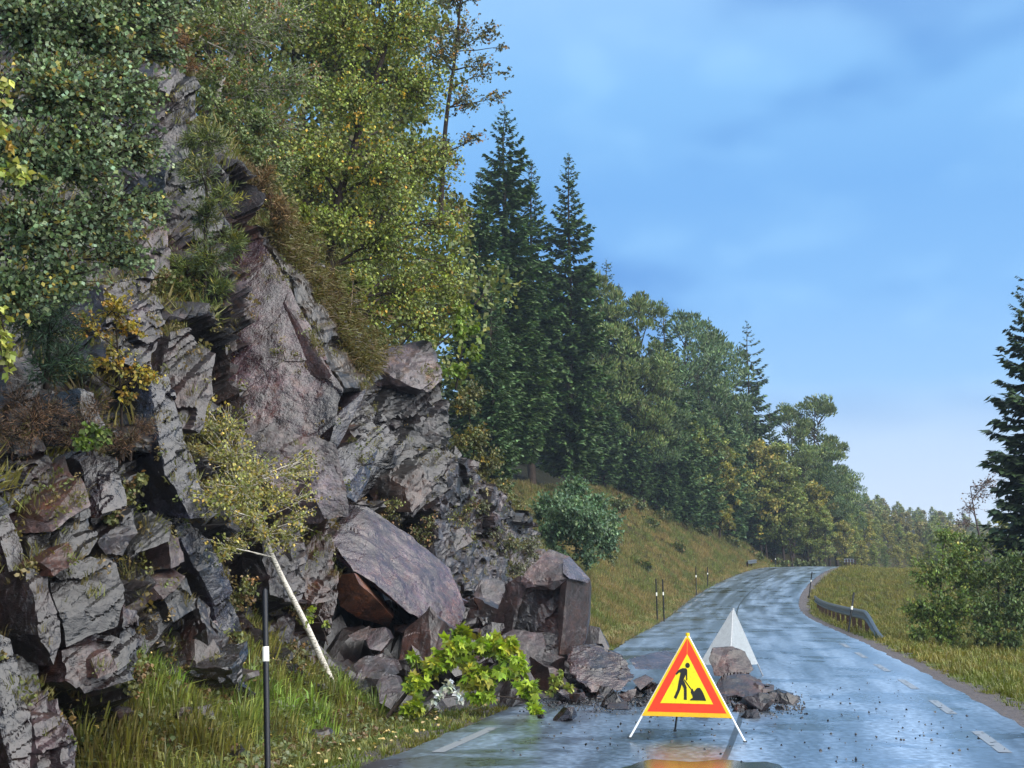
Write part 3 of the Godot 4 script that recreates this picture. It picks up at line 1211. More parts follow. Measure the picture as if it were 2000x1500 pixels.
	slab(cliff, "0,700,11.0 60,690,11.4 70,760,11.2 30,850,10.9 0,830,10.8", 1.0, Color(0.48, 0.45, 0.42), 0.08, 0.5)
	slab(cliff, "150,760,11.9 180,770,12.0 210,850,11.8 170,870,11.6", 0.6, blue, 0.05, 0.2, true)
	slab(cliff, "-20,870,10.7 70,855,11.1 150,960,11.0 120,990,10.8 40,1010,10.6 -20,990,10.4", 1.0, Color(0.40, 0.32, 0.28), 0.08, 0.9)
	slab(cliff, "88,930,11.0 130,890,11.2 150,955,11.0 100,1000,10.7", 0.5, rusty, 0.05, 1.0)
	slab(cliff, "150,900,11.4 185,880,11.5 235,890,11.6 250,1000,11.4 200,1010,11.2", 0.9, Color(0.46, 0.46, 0.49), 0.07, 0.3, true)
	slab(cliff, "60,985,10.5 160,935,10.9 172,965,10.8 90,1020,10.3", 0.5, rusty, 0.04, 0.9)
	slab(cliff, "70,1005,10.4 168,962,10.8 176,990,10.7 100,1040,10.2", 0.5, pale, 0.04, 0.5)
	slab(cliff, "40,1050,10.3 165,985,10.7 190,1040,10.6 160,1080,10.4 60,1120,10.1", 0.9, black, 0.08, 0.6)
	slab(cliff, "180,1000,11.60 240,985,11.90 262,1040,11.80 215,1100,11.50 180,1060,11.30", 0.7, Color(0.38, 0.33, 0.31), 0.08, 0.9)
	slab(cliff, "232,1050,12.20 300,1000,12.50 330,1020,12.40 322,1060,12.20 250,1090,11.90", 0.5, black, 0.06, 0.3)  # a dark hollow here: its shade is put into the black colour
	slab(cliff, "80,1100,10.0 130,1060,10.3 150,1100,10.1 110,1125,9.9", 0.4, rusty, 0.05, 1.0)
	slab(cliff, "95,1115,10.1 170,1085,10.4 232,1105,10.5 245,1180,10.3 235,1225,10.2 140,1262,9.9 118,1200,9.9", 0.9, black, 0.06, 0.5)
	slab(cliff, "60,1110,9.9 95,1115,10.0 125,1250,9.8 110,1300,9.7 78,1240,9.7", 0.6, Color(0.40, 0.38, 0.39), 0.06, 0.4)
	slab(cliff, "288,1128,12.20 335,1112,12.50 362,1128,12.40 345,1150,12.20 318,1172,12.00", 0.4, pale, 0.035, 0.3)
	slab(cliff, "318,1174,12.10 362,1132,12.50 385,1190,12.40 340,1220,12.00", 0.5, black, 0.05, 0.5)
	slab(cliff, "325,1040,12.50 350,1050,12.60 360,1100,12.50 335,1110,12.30", 0.4, pale, 0.04, 0.2)
	slab(cliff, "348,1222,13.10 425,1212,13.40 440,1250,13.30 412,1315,13.00 352,1320,12.80", 0.7, grey, 0.05, 0.4, true)
	slab(cliff, "418,1330,13.40 430,1290,13.60 470,1262,13.80 492,1340,13.70 480,1385,13.50 430,1385,13.30", 0.7, Color(0.42, 0.40, 0.31), 0.05, 0.3)
	slab(cliff, "140,1270,9.9 200,1240,10.2 250,1250,10.3 262,1330,10.2 180,1360,9.9 140,1330,9.8", 0.7, Color(0.52, 0.45, 0.42), 0.09, 0.8)
	slab(cliff, "180,1290,10.0 215,1270,10.1 235,1310,10.0 195,1330,9.9", 0.3, Color(0.62, 0.53, 0.49), 0.05, 0.9)
	slab(cliff, "245,1180,10.5 275,1190,10.7 285,1290,10.5 255,1330,10.3", 0.5, Color(0.42, 0.40, 0.41), 0.09, 0.5)
	slab(cliff, "0,1290,9.7 60,1270,9.9 85,1330,9.8 80,1420,9.6 20,1470,9.4 0,1440,9.4", 0.9, Color(0.36, 0.35, 0.38), 0.06, 0.3)
	slab(cliff, "45,1380,9.5 100,1345,9.7 118,1400,9.6 150,1470,9.5 140,1510,9.3 90,1520,9.2", 0.7, Color(0.46, 0.43, 0.45), 0.09, 0.5)
	slab(cliff, "90,1370,9.7 115,1365,9.7 140,1430,9.6 150,1475,9.5 118,1440,9.5", 0.3, Color(0.55, 0.50, 0.53), 0.05, 0.5)
	slab(cliff, "455,1390,14.00 500,1385,14.20 525,1420,14.00 470,1425,13.80", 0.5, Color(0.48, 0.47, 0.50), 0.05, 0.2)
	slab(cliff, "590,1100,15.6 640,1015,16.0 660,1080,15.9 650,1170,15.6 600,1180,15.4", 1.0, brown, 0.1, 0.6)
	slab(cliff, "520,1060,14.90 580,1020,15.50 600,1100,15.30 590,1180,15.00 530,1170,14.70", 0.9, dark, 0.1, 0.5)
	slab(cliff, "520,1230,15.20 575,1200,15.60 600,1290,15.40 560,1340,15.10 525,1310,15.00", 0.7, Color(0.38, 0.34, 0.34), 0.1, 0.6)
	slab(cliff, "540,1330,15.30 590,1320,15.60 650,1400,15.30 600,1420,15.00 560,1390,15.00", 0.7, Color(0.42, 0.40, 0.41), 0.07, 0.3)
	slab(cliff, "630,1090,16.4 650,1060,16.5 655,1160,16.4 640,1260,16.2 620,1200,16.2", 0.6, brown, 0.08, 0.7)
	slab(cliff, "870,1045,21.8 900,1030,22.0 925,1060,21.9 890,1080,21.6", 0.5, Color(0.47, 0.42, 0.40), 0.07, 0.6)

	# loose blocks along the joints: a few shapes, turned and sized
	var shapes := []
	for k in 9:
		rng.seed = 100 + k
		var p := PackedVector3Array()
		for i in 11:
			var d := dir()
			p.push_back(Vector3(clampf(d.x * 1.5, -1, 1) * 0.5, clampf(d.y * 1.5, -1, 1) * 0.26, clampf(d.z * 1.5, -1, 1) * 0.4))
		var c: Color = [grey, dark, black, brown, rusty, pale, dark, blue, brown][k]
		shapes.append(rock_mesh(p, 0.07, 0.085, c * 0.9, 0.7))
	rng.seed = 77
	for i in 230:
		var a := rng.randf_range(8.0, 33.0)
		var h := rng.randf_range(0.0, 1.0) * crest(a) * 1.02
		if (a > 12.4 and a < 17.5 and h < 4.2) or (a > 14.5 and a < 21.5 and h > 1.2):
			continue
		var p := wall_point(a, h, hollows)
		var pick: int = [1, 2, 3, 6, 8, 2][rng.randi() % 6] if a < 13.0 else rng.randi() % shapes.size()
		var o := obj("rock_block", shapes[pick], M.rock if rng.randf() < 0.6 else M.wet_rock, cliff)
		var size := rng.randf_range(0.3, 0.85) * (0.75 + a * 0.012)
		o.transform = Transform3D(Basis(Vector3.UP, -heading(a) + PI / 2 + rng.randf_range(-0.3, 0.3)) * Basis(Vector3(0, 0, 1), rng.randfn(0.72, 0.22)) * Basis(Vector3(1, 0, 0), rng.randfn(0, 0.25)), p)
		o.scale = Vector3(size * rng.randf_range(0.8, 1.5), size * rng.randf_range(0.6, 1.1), size)


# ---------------------------------------------------------------- fallen rocks
func build_rocks() -> void:
	rng.seed = 501
	var grey := Color(0.50, 0.455, 0.47)
	var brown := Color(0.50, 0.38, 0.32)
	var dark := Color(0.38, 0.31, 0.285)
	# rubble heap that fills the ditch below the cliff
	var g := Geo.new()
	var n := 46
	var heap := PackedVector3Array()
	for i in n + 1:
		for j in n + 1:
			var s := lerpf(14.0, 24.0, float(i) / n)
			var l := lerpf(-6.6, -1.7, float(j) / n)
			var p := ground(s, l) if l < -2.9 else on_road(s, l)
			var k := exp(-pow((s - 18.8) / 3.0, 2.0)) * smoothstep(-1.9, -4.6, l)
			p.y += k * (1.15 + 0.5 * cells.get_noise_2d(s * 1.2, l * 1.2) + 0.5 * wob.get_noise_2d(s * 7.0, l * 7.0)) - 0.12
			heap.push_back(p)
	for i in n:
		for j in n:
			var a := i * (n + 1) + j
			var c := stain(heap[a], Color(0.30, 0.25, 0.235), 0.7)
			g.tri(heap[a], heap[a + 1], heap[a + n + 2], c, c, c)
			g.tri(heap[a], heap[a + n + 2], heap[a + n + 1], c, c, c)
	tag(obj("rubble", g.mesh(), M.rock), "dark rubble and earth heaped in the ditch under the fallen slab", "rubble", "", "stuff")

	boulder("fallen_slab", "680,985,18.0 716,990,18.1 802,1046,18.3 880,1108,18.4 908,1188,18.1 893,1240,17.6 800,1197,17.0 745,1150,16.75 692,1116,16.7 647,1055,17.0 646,1085,17.0 760,1050,19.5 890,1150,19.4 720,1120,19.0", 0.0, Color(0.53, 0.455, 0.48), 0.035, "largest fallen rock, a smooth purple grey slab leaning above a dark hollow", "boulder", "", [], 0.9, true)
	boulder("underside_block", "652,1130,16.7 690,1118,16.55 704,1140,16.55 738,1172,16.75 768,1206,17.05 760,1223,17.3 700,1206,17.0 664,1186,16.8", 0.6, Color(0.72, 0.52, 0.37), 0.03, "orange brown broken block wedged under the leaning purple slab", "rock", "", [], 0.8)
	var tall := thing("fallen_boulder", at(1060, 1310, 18.0), "tall brown boulder with a hollowed face standing at the road edge", "boulder")
	for part in [
			["cap", "1016,1134,17.75 1040,1104,17.9 1070,1074,18.3 1110,1086,18.2 1150,1130,18.0 1140,1142,17.9 1108,1132,17.55 1088,1152,17.6 1058,1142,17.6 1024,1148,17.7", 1.2, Color(0.56, 0.47, 0.44), 0.05, 0.7],
			["column", "1098,1130,17.6 1110,1122,17.55 1152,1131,18.0 1151,1200,18.0 1143,1250,17.95 1128,1290,17.9 1100,1314,17.6 1092,1290,17.55 1090,1200,17.6", 1.3, Color(0.50, 0.41, 0.37), 0.025, 0.5],
			["hollow_face", "985,1140,18.0 1060,1110,17.95 1102,1120,17.9 1102,1290,17.8 1060,1300,17.8 985,1265,17.9 1050,1190,18.1 1080,1180,18.1", 1.0, Color(0.52, 0.39, 0.34), 0.13, 0.9],
			["side_face", "984,1142,18.0 1014,1122,17.9 1024,1146,17.8 1000,1210,17.75 992,1262,17.75 966,1248,18.0 962,1218,18.05", 1.0, Color(0.52, 0.43, 0.39), 0.06, 0.6],
			["ledge", "988,1236,17.75 1060,1232,17.8 1098,1240,17.75 1096,1296,17.6 1060,1294,17.6 990,1270,17.65", 0.8, Color(0.42, 0.36, 0.33), 0.07, 0.8]]:
		var front := points(part[1])
		var mid := Vector3.ZERO
		for p in front: mid += p / front.size()
		var all := front.duplicate()
		for p in front:
			all.push_back(mid + (p - mid) * 0.8 + Vector3(0.12, 0.0, -1.0) * part[2])
		var piece := obj(part[0], rock_mesh(all, 0.055, part[4], part[3], part[5]), M.rock, tall)
		piece.position = -tall.position
	boulder("rock_flake", "1100,1092,17.95 1112,1087,18.1 1152,1130,17.9 1148,1138,17.82 1112,1130,17.45 1100,1118,17.6", 0.2, Color(0.64, 0.63, 0.66), 0.012, "pale wet flake on the shoulder of the tall brown boulder", "rock", "", [], 0.1, true)
	boulder("rock", "837,1188,16.6 862,1210,16.5 886,1228,16.8 882,1292,16.6 840,1300,16.2 778,1295,16.4 788,1232,16.6", 0.7, Color(0.48, 0.36, 0.30), 0.05, "pyramid shaped brown rock between the leaning slab and the torn green branch")
	boulder("rock", "925,1160,20.6 938,1134,20.8 965,1128,20.9 996,1142,20.8 992,1165,20.5 964,1196,20.3 945,1184,20.3", 0.8, Color(0.60, 0.58, 0.58), 0.05, "pale grey angular rock lodged between the slab and the tall boulder", "rock", "", [], 0.2)
	boulder("rock", "922,1178,20.2 950,1186,20.1 966,1200,20.1 955,1245,20.0 915,1240,20.2", 0.7, Color(0.46, 0.44, 0.40), 0.05, "olive grey rock under the pale angular rock")
	boulder("rock", "972,1246,17.0 1000,1232,17.2 1058,1236,17.1 1066,1262,16.8 1050,1312,16.7 1004,1318,16.6 975,1285,16.8", 0.8, Color(0.44, 0.39, 0.38), 0.045, "squarish grey rock at the foot of the tall boulder behind the branch")
	boulder("rock", "1112,1292,16.9 1120,1266,17.2 1165,1262,17.3 1205,1280,17.2 1228,1288,17.0 1237,1318,16.7 1205,1352,16.3 1145,1354,16.2 1122,1330,16.4", 0.9, Color(0.55, 0.46, 0.44), 0.075, "broad low grey rock on the asphalt in front of the tall boulder", "rock", "", [], 0.6, true)
	boulder("rock", "1128,1262,19.6 1150,1222,19.8 1172,1228,19.7 1192,1266,19.5 1165,1278,19.3", 0.6, Color(0.46, 0.41, 0.41), 0.04, "pointed grey rock just behind the broad low rock on the asphalt")
	boulder("flat_rock", "1228,1286,18.1 1300,1270,18.8 1335,1284,18.7 1320,1308,17.9 1240,1306,17.7", 0.5, Color(0.54, 0.52, 0.54), 0.03, "flat wet slab lying on the road behind the warning sign", "rock", "", [], 0.2, true)
	boulder("rock", "1386,1288,17.3 1396,1266,17.5 1430,1263,17.6 1457,1276,17.5 1470,1312,17.2 1440,1326,17.0 1398,1322,17.1", 0.7, Color(0.42, 0.29, 0.25), 0.06, "dark red brown rock in front of the rear white tent sign")
	boulder("rock", "1400,1350,15.9 1418,1322,16.2 1470,1316,16.4 1492,1326,16.2 1502,1347,15.9 1484,1362,15.6 1420,1364,15.6", 0.7, Color(0.48, 0.35, 0.30), 0.07, "low brown rock on the open lane side of the warning sign")
	boulder("rock", "1488,1346,15.9 1510,1342,16.0 1512,1348,15.9 1490,1356,15.8", 0.15, Color(0.46, 0.36, 0.3), 0.01, "small pointed flake at the tip of the low brown rock")
	boulder("rock", "1180,1385,15.0 1190,1372,15.2 1225,1370,15.2 1228,1384,14.9", 0.25, Color(0.46, 0.36, 0.30), 0.02, "flat brown stone on the wet asphalt ahead of the rubble line")
	boulder("rock", "712,1248,16.3 722,1228,16.5 752,1226,16.5 765,1248,16.3 745,1272,16.1 722,1268,16.1", 0.4, Color(0.48, 0.43, 0.45), 0.03, "rounded grey stone in the mouth of the hollow under the slab")
	boulder("rock", "678,1242,16.2 700,1232,16.4 722,1222,16.5 716,1248,16.2 690,1254,16.1", 0.3, Color(0.46, 0.37, 0.33), 0.03, "flat brown stone beside the rounded grey stone in the hollow")
	boulder("rock", "735,1340,14.9 748,1318,15.1 775,1322,15.1 785,1352,14.8 765,1385,14.6 742,1372,14.6", 0.4, Color(0.60, 0.57, 0.56), 0.04, "pale rock at the ditch bottom behind the torn branch's stem")
	boulder("rock", "690,1300,15.4 720,1282,15.6 770,1290,15.6 780,1318,15.3 740,1330,15.1 700,1325,15.1", 0.5, Color(0.42, 0.35, 0.33), 0.05, "dark brown rock on the rubble heap above the pale ditch rock")
	boulder("rock", "1235,1330,16.5 1262,1318,16.7 1278,1326,16.6 1250,1348,16.3", 0.3, Color(0.44, 0.36, 0.34), 0.03, "tilted brown flake leaning on the broad low rock")
	boulder("rock", "1330,1392,14.4 1345,1380,14.6 1352,1390,14.4 1340,1400,14.3", 0.15, Color(0.42, 0.36, 0.34), 0.02, "single small stone lying under the warning sign's panel")

	# smaller stones: a few shapes; loose on the heap, along the rubble line and on the asphalt
	var shapes := []
	for k in 6:
		rng.seed = 900 + k
		var p := PackedVector3Array()
		for i in 10:
			var d := dir()
			p.push_back(Vector3(clampf(d.x * 1.4, -1, 1) * 0.5, clampf(d.y * 1.4, -1, 1) * 0.33 + 0.25, clampf(d.z * 1.4, -1, 1) * 0.42))
		shapes.append(rock_mesh(p, 0.2, 0.07, [brown, dark, grey, Color(0.52, 0.42, 0.36), dark, Color(0.56, 0.52, 0.52)][k], 0.8))
	rng.seed = 1234
	for i in 120:
		var s := rng.randf_range(15.6, 22.0)
		var l := rng.randf_range(-5.3, -2.0)
		var p := on_road(s, l)
		if l < -2.9: p = ground(s, l)
		p.y += exp(-pow((s - 18.8) / 3.0, 2.0)) * smoothstep(-1.9, -4.6, l) * 1.2 + 0.02
		var o := obj("stone", shapes[rng.randi() % 6], M.rock if rng.randf() < 0.6 else M.wet_rock)
		o.transform = Transform3D(Basis.from_euler(Vector3(rng.randf_range(-0.5, 0.5), rng.randf() * TAU, rng.randf_range(-0.5, 0.5))), p)
		o.scale = Vector3.ONE * rng.randf_range(0.14, 0.6)
		tag(o, "broken brown or grey stone in the rubble heap below the cliff", "stone", "stones of the rubble heap")
	for i in 100:
		var t := rng.randf()
		var s := rng.randfn(16.4, 0.9)
		var l := lerpf(-2.5, 0.5, t)
		var o := obj("stone", shapes[rng.randi() % 6], M.rock if rng.randf() < 0.5 else M.wet_rock)
		o.transform = Transform3D(Basis.from_euler(Vector3(rng.randf_range(-0.3, 0.3), rng.randf() * TAU, rng.randf_range(-0.3, 0.3))), on_road(s, l) + Vector3.UP * 0.04)
		o.scale = Vector3.ONE * pow(rng.randf(), 2.0) * 0.34 + Vector3.ONE * 0.06
		tag(o, "small stone of the line of rubble across the wet lane", "stone", "stones strewn across the lane")
	for i in 26:
		var s := rng.randf_range(9.8, 16.5)
		var o := obj("stone", shapes[rng.randi() % 6], M.rock)
		o.transform = Transform3D(Basis.from_euler(Vector3(rng.randf_range(-0.4, 0.4), rng.randf() * TAU, rng.randf_range(-0.4, 0.4))), ground(s, rng.randf_range(-6.2, -4.0)))
		o.scale = Vector3.ONE * rng.randf_range(0.15, 0.5)
		tag(o, "stone lying in the grass at the foot of the cliff", "stone", "stones in the grass below the cliff")
	# chips too small to count
	var where: Array[Transform3D] = []
	var tints := PackedColorArray()
	for i in 2600:
		var s := 10.5 + absf(rng.randfn(0.0, 4.6))
		var l := rng.randf_range(-2.2, 2.6)
		if i > 260:
			s = rng.randfn(16.2, 0.8)
			l = rng.randf_range(-2.7, 0.7)
		where.append(Transform3D(Basis.from_euler(Vector3(rng.randf(), rng.randf() * TAU, 0)).scaled(Vector3.ONE * rng.randf_range(0.008, 0.028)), on_road(s, l) + Vector3.UP * 0.06))
		tints.push_back(Color.WHITE * rng.randf_range(0.6, 1.0))
	rng.seed = 31
	var chip := PackedVector3Array()
	for i in 8: chip.push_back(dir() * 0.6)
	tag(scatter("gravel_debris", rock_mesh(chip, 3.0, 0.0, Color(0.34, 0.3, 0.29), 0.2), where, tints, M.rock), "dark stone chips strewn over the wet asphalt", "debris", "", "stuff")


# ---------------------------------------------------------------- the signs
func bar(g: Geo, a: Vector3, b: Vector3, r: float, col: Color, sides := 8) -> void:
	g.tube(PackedVector3Array([a, b]), PackedFloat32Array([r, r]), sides, col)


func poly(text: String, at3: Callable, up: float, thick: float, col: Color) -> ArrayMesh:
	# a flat shape cut from sheet, from outline points in the panel's own plane (0..1 across, 0..1 up)
	var out := PackedVector2Array()
	for w in text.split(" ", false):
		var n := w.split(",")
		out.push_back(Vector2(float(n[0]), float(n[1])))
	var ids := Geometry2D.triangulate_polygon(out)
	var g := Geo.new()
	for i in range(0, ids.size(), 3):
		var a := out[ids[i]]
		var b := out[ids[i + 1]]
		var c := out[ids[i + 2]]
		if (b - a).cross(c - a) < 0.0:
			var t := b
			b = c
			c = t
		g.tri(at3.call(a, up), at3.call(b, up), at3.call(c, up), col, col, col)
	var cw := Geometry2D.is_polygon_clockwise(out)
	for i in out.size():
		var a := out[i]
		var b := out[(i + 1) % out.size()]
		if cw:
			var t := a
			a = b
			b = t
		g.quad(at3.call(a, up - thick), at3.call(b, up - thick), at3.call(b, up), at3.call(a, up), col)
	return g.mesh()


func tent_sign(apex: Vector3, foot_a: Vector3, foot_b: Vector3, foot_c: Vector3, cut: float, label: String, face: bool, cols: Array) -> void:
	# three legs that meet at the apex; sheets stretched between them, cut off above the feet
	var base := (foot_a + foot_b + foot_c) / 3.0
	var o := thing("tent_sign", base, label, "road sign", "tent signs")
	var ap := apex - base
	var f := [foot_a - base, foot_b - base, foot_c - base]
	var hem := []
	for k in 3:
		hem.append(ap.lerp(f[k], cut))
	for k in 3:
		var g := Geo.new()
		var c: Color = cols[2] if k == 2 else cols[1]
		bar(g, ap, f[k], 0.011, c)
		g.box(f[k] + Vector3.UP * 0.006, Vector3(0.016, 0, 0), Vector3(0, 0.006, 0), Vector3(0, 0, 0.016), Color(0.12, 0.12, 0.12))
		obj("leg", g.mesh(), M.plastic, o)
	for k in 3:
		var a: Vector3 = hem[k]
		var b: Vector3 = hem[(k + 1) % 3]
		var m := (a - ap).cross(b - ap).normalized()
		if m.dot((a + b) * 0.5 - (ap + hem[0] + hem[1] + hem[2]) * 0.25) < 0.0:
			m = -m
		var mid := (a + b) * 0.5
		var sag := m * 0.012
		var lift_ := m * 0.013
		var at3 := func(q: Vector2, up: float) -> Vector3:
			# q.y from hem to apex, q.x from a to b at the hem's width
			return a + lift_ + (b - a) * q.x + (ap - mid) * q.y + m * up
		if k == 0 and face:
			obj("panel", poly("0,0 1,0 0.52,0.965 0.48,0.965", at3, 0.0, 0.003, Color(0.98, 0.80, 0.05)), M.film, o)
			obj("red_border", poly("0.062,0.052 0.938,0.052 0.505,0.945 0.495,0.945", at3, 0.0035, 0.003, Color(1.0, 0.25, 0.04)), M.film, o)
			obj("yellow_field", poly("0.207,0.155 0.793,0.155 0.5,0.755", at3, 0.007, 0.003, Color(1.0, 0.90, 0.02)), M.film, o)
			var ink := Color(0.12, 0.11, 0.07)
			var p := obj("pictogram", poly(disc(0.507, 0.615, 0.026, 0.031), at3, 0.0105, 0.003, ink), M.film, o)
			for part in [
					"0.423,0.565 0.452,0.580 0.490,0.578 0.504,0.560 0.506,0.440 0.494,0.428 0.489,0.500 0.470,0.460 0.466,0.432 0.478,0.405 0.500,0.350 0.503,0.200 0.470,0.200 0.470,0.330 0.444,0.385 0.428,0.315 0.385,0.205 0.358,0.225 0.395,0.320 0.410,0.420 0.430,0.520 0.415,0.530 0.385,0.495 0.372,0.510 0.405,0.555",
					"0.470,0.432 0.475,0.445 0.560,0.322 0.553,0.312",
					"0.550,0.325 0.566,0.335 0.580,0.300 0.618,0.345 0.648,0.345 0.672,0.310 0.690,0.270 0.718,0.195 0.535,0.195 0.552,0.215 0.570,0.225 0.560,0.262 0.545,0.285"]:
				obj("pictogram_shape", poly(part, at3, 0.0105, 0.003, ink), M.film, p)
			obj("seam", poly("0.497,0.755 0.503,0.755 0.503,0.945 0.497,0.945", at3, 0.0075, 0.003, Color(0.95, 0.6, 0.05)), M.film, o)
			obj("hem", poly("0.02,0.0 0.98,0.0 0.955,0.05 0.045,0.05", at3, 0.0042, 0.003, Color(0.98, 0.74, 0.04)), M.film, o)
		else:
			var c: Color = cols[0] if k != 1 else cols[3]
			obj("side_panel", poly("0,0 1,0 0.515,0.98 0.485,0.98", at3, 0.0, 0.004, c), M.film, o)
	var cap := Geo.new()
	bar(cap, ap - Vector3.UP * 0.03, ap + Vector3.UP * 0.02, 0.02, cols[0])
	obj("cap", cap.mesh(), M.plastic, o)


func disc(x: float, y: float, rx: float, ry: float) -> String:
	var out := ""
	for i in 18:
		out += "%.4f,%.4f " % [x + rx * cos(TAU * i / 18), y + ry * sin(TAU * i / 18)]
	return out


func build_signs() -> void:
	# front sign: its printed sheet faces the camera; feet set down on the asphalt
	var fa := at(1229, 1428, 11.86)
	var fb := at(1455, 1441, 11.55)
	var fc := at(1318, 1420, 12.45)
	for p in [fa, fb, fc]: pass
	fa.y = 0.02; fb.y = 0.02; fc.y = 0.02
	var apex := at(1343, 1240, 12.05)
	tent_sign(apex, fa, fb, fc, 0.79, "orange and yellow road works tent sign with a digging worker, in front of the rubble", true, [Color(0.97, 0.80, 0.1), Color(0.86, 0.87, 0.87), Color(0.10, 0.10, 0.10), Color(0.8, 0.7, 0.3)])
	# the rear sign turns its back
	var a := at(1350, 1312, 20.0)
	var b := at(1491, 1306, 20.1)
	var c := at(1424, 1318, 19.2)
	var top := at(1432, 1190, 19.7)
	a.y = on_road(20.4, 0).y + 0.03; b.y = a.y; c.y = a.y
	tent_sign(top, b, a, c, 0.80, "grey white back of a tent sign standing behind the rubble", false, [Color(0.66, 0.68, 0.69), Color(0.55, 0.56, 0.57), Color(0.7, 0.7, 0.7), Color(0.93, 0.94, 0.93)])  # last colour: one side sheet painted paler to offset the shade on it


# ---------------------------------------------------------------- rails and snow poles
func pole(foot: Vector3, top: Vector3, r: float, label: String) -> void:
	var o := thing("snow_pole", foot, label, "snow pole", "snow poles along the road")
	var g := Geo.new()
	var t := top - foot
	g.tube(PackedVector3Array([t * -0.05, t * 0.5, t * 0.99, t]), PackedFloat32Array([r, r, r, r * 0.5]), 10, Color(0.09, 0.09, 0.1))
	obj("stake", g.mesh(), M.plastic, o)
	var w := Geo.new()
	w.tube(PackedVector3Array([t * 0.60, t * 0.68]), PackedFloat32Array([r * 1.12, r * 1.12]), 10, Color(0.93, 0.91, 0.85))
	obj("reflector_band", w.mesh(), M.paint, o)


func rail(s0: float, s1: float, l: float, label: String, dip: float, posts: float) -> void:
	var base := ground(s0, l)
	var o := thing("guardrail", base, label, "guardrail", "guardrails")
	var side := -1.0 if l > 0.0 else 1.0
	var g := Geo.new()
	# a W beam: its section swept along the road
	var sec := [[-0.155, 0.0], [-0.14, 0.03], [-0.11, 0.075], [-0.06, 0.075], [-0.03, 0.03], [0.03, 0.03], [0.06, 0.075], [0.11, 0.075], [0.14, 0.03], [0.155, 0.0]]
	var steps := int((s1 - s0) / 0.5)
	var rows := []
	for i in steps + 1:
		var s := lerpf(s0, s1, float(i) / steps)
		var h := heading(s)
		var out := Vector3(cos(h), 0, sin(h)) * side
		var e := smoothstep(0.0, 1.0, minf((s - s0) / maxf(dip, 0.01), 1.0)) if dip > 0.0 else 1.0
		var p := ground(s, l) + Vector3.UP * lerpf(0.02, 0.62, e)
		var row := PackedVector3Array()
		for q in sec:
			row.push_back(p - base + Vector3.UP * q[0] + out * q[1])
		rows.append(row)
	for i in steps:
		for k in sec.size() - 1:
			var a: Vector3 = rows[i][k]
			var b: Vector3 = rows[i][k + 1]
			var c: Vector3 = rows[i + 1][k + 1]
			var d: Vector3 = rows[i + 1][k]
			if side < 0.0: g.quad(a, b, c, d, Color(0.47, 0.49, 0.51))
			else: g.quad(b, a, d, c, Color(0.47, 0.49, 0.51))
	# the back of the beam, a few millimetres behind, so that it has two skins
	for i in steps:
		for k in sec.size() - 1:
			var h := heading(lerpf(s0, s1, float(i) / steps))
			var back := Vector3(cos(h), 0, sin(h)) * side * -0.005
			var a: Vector3 = rows[i][k] + back
			var b: Vector3 = rows[i][k + 1] + back
			var c: Vector3 = rows[i + 1][k + 1] + back
			var d: Vector3 = rows[i + 1][k] + back
			if side < 0.0: g.quad(b, a, d, c, Color(0.55, 0.57, 0.6))
			else: g.quad(a, b, c, d, Color(0.55, 0.57, 0.6))
	obj("beam", g.mesh(), M.zinc, o)
	var s := s0 + dip + 0.3
	while s < s1:
		var h := heading(s)
		var out := Vector3(cos(h), 0, sin(h)) * side
		var fwd := Vector3(sin(h), 0, -cos(h))
		var p := ground(s, l) - base - out * 0.075
		var q := Geo.new()
		var x := out * 0.06
		var z := x.cross(Vector3.UP).normalized() * 0.05
		q.box(p + Vector3.UP * 0.28, x, Vector3.UP * 0.42, z, Color(0.36, 0.30, 0.26))
		obj("post", q.mesh(), M.bark, o)
		s += posts


func build_roadside() -> void:
	rail(33.5, 61.0, HALF + 0.75, "galvanised guardrail with a sloped end along the grassy curve", 4.5, 2.0)
	rail(97.5, 101.5, -HALF - 0.6, "short piece of guardrail by the crest under the brown bank", 0.0, 2.0)
	rail(102.5, 109.0, HALF + 0.55, "far guardrail end where the road goes over the crest", 0.0, 2.0)
	pole(at(523, 1515, 9.55), at(517, 1150, 9.75), 0.024, "black snow pole with a white band on the near verge before the cliff")
	pole(at(1284, 1215, 46), at(1281, 1130, 46), 0.028, "first of a pair of thin black snow poles below the round bush")
	pole(at(1297, 1210, 47), at(1294, 1131, 47), 0.028, "second of the pair of thin black snow poles below the round bush, nearer the asphalt")
	pole(at(1360, 1160, 67), at(1359, 1106, 67), 0.03, "thin black snow pole on the bank side, farther on than the pair")
	pole(at(1382, 1144, 72), at(1382, 1107, 72), 0.03, "thin black snow pole where the bank side edge starts to bend")
	pole(at(1515, 1106, 101), at(1514, 1084, 101), 0.035, "tiny snow pole beside the short guardrail at the crest")
	pole(at(1656, 1243, 37), at(1668, 1157, 37.4), 0.03, "leaning black snow pole in front of the sloped guardrail end")
	pole(at(1580, 1166, 66), at(1586, 1117, 66), 0.03, "thin grey snow pole at the far end of the curve's guardrail")


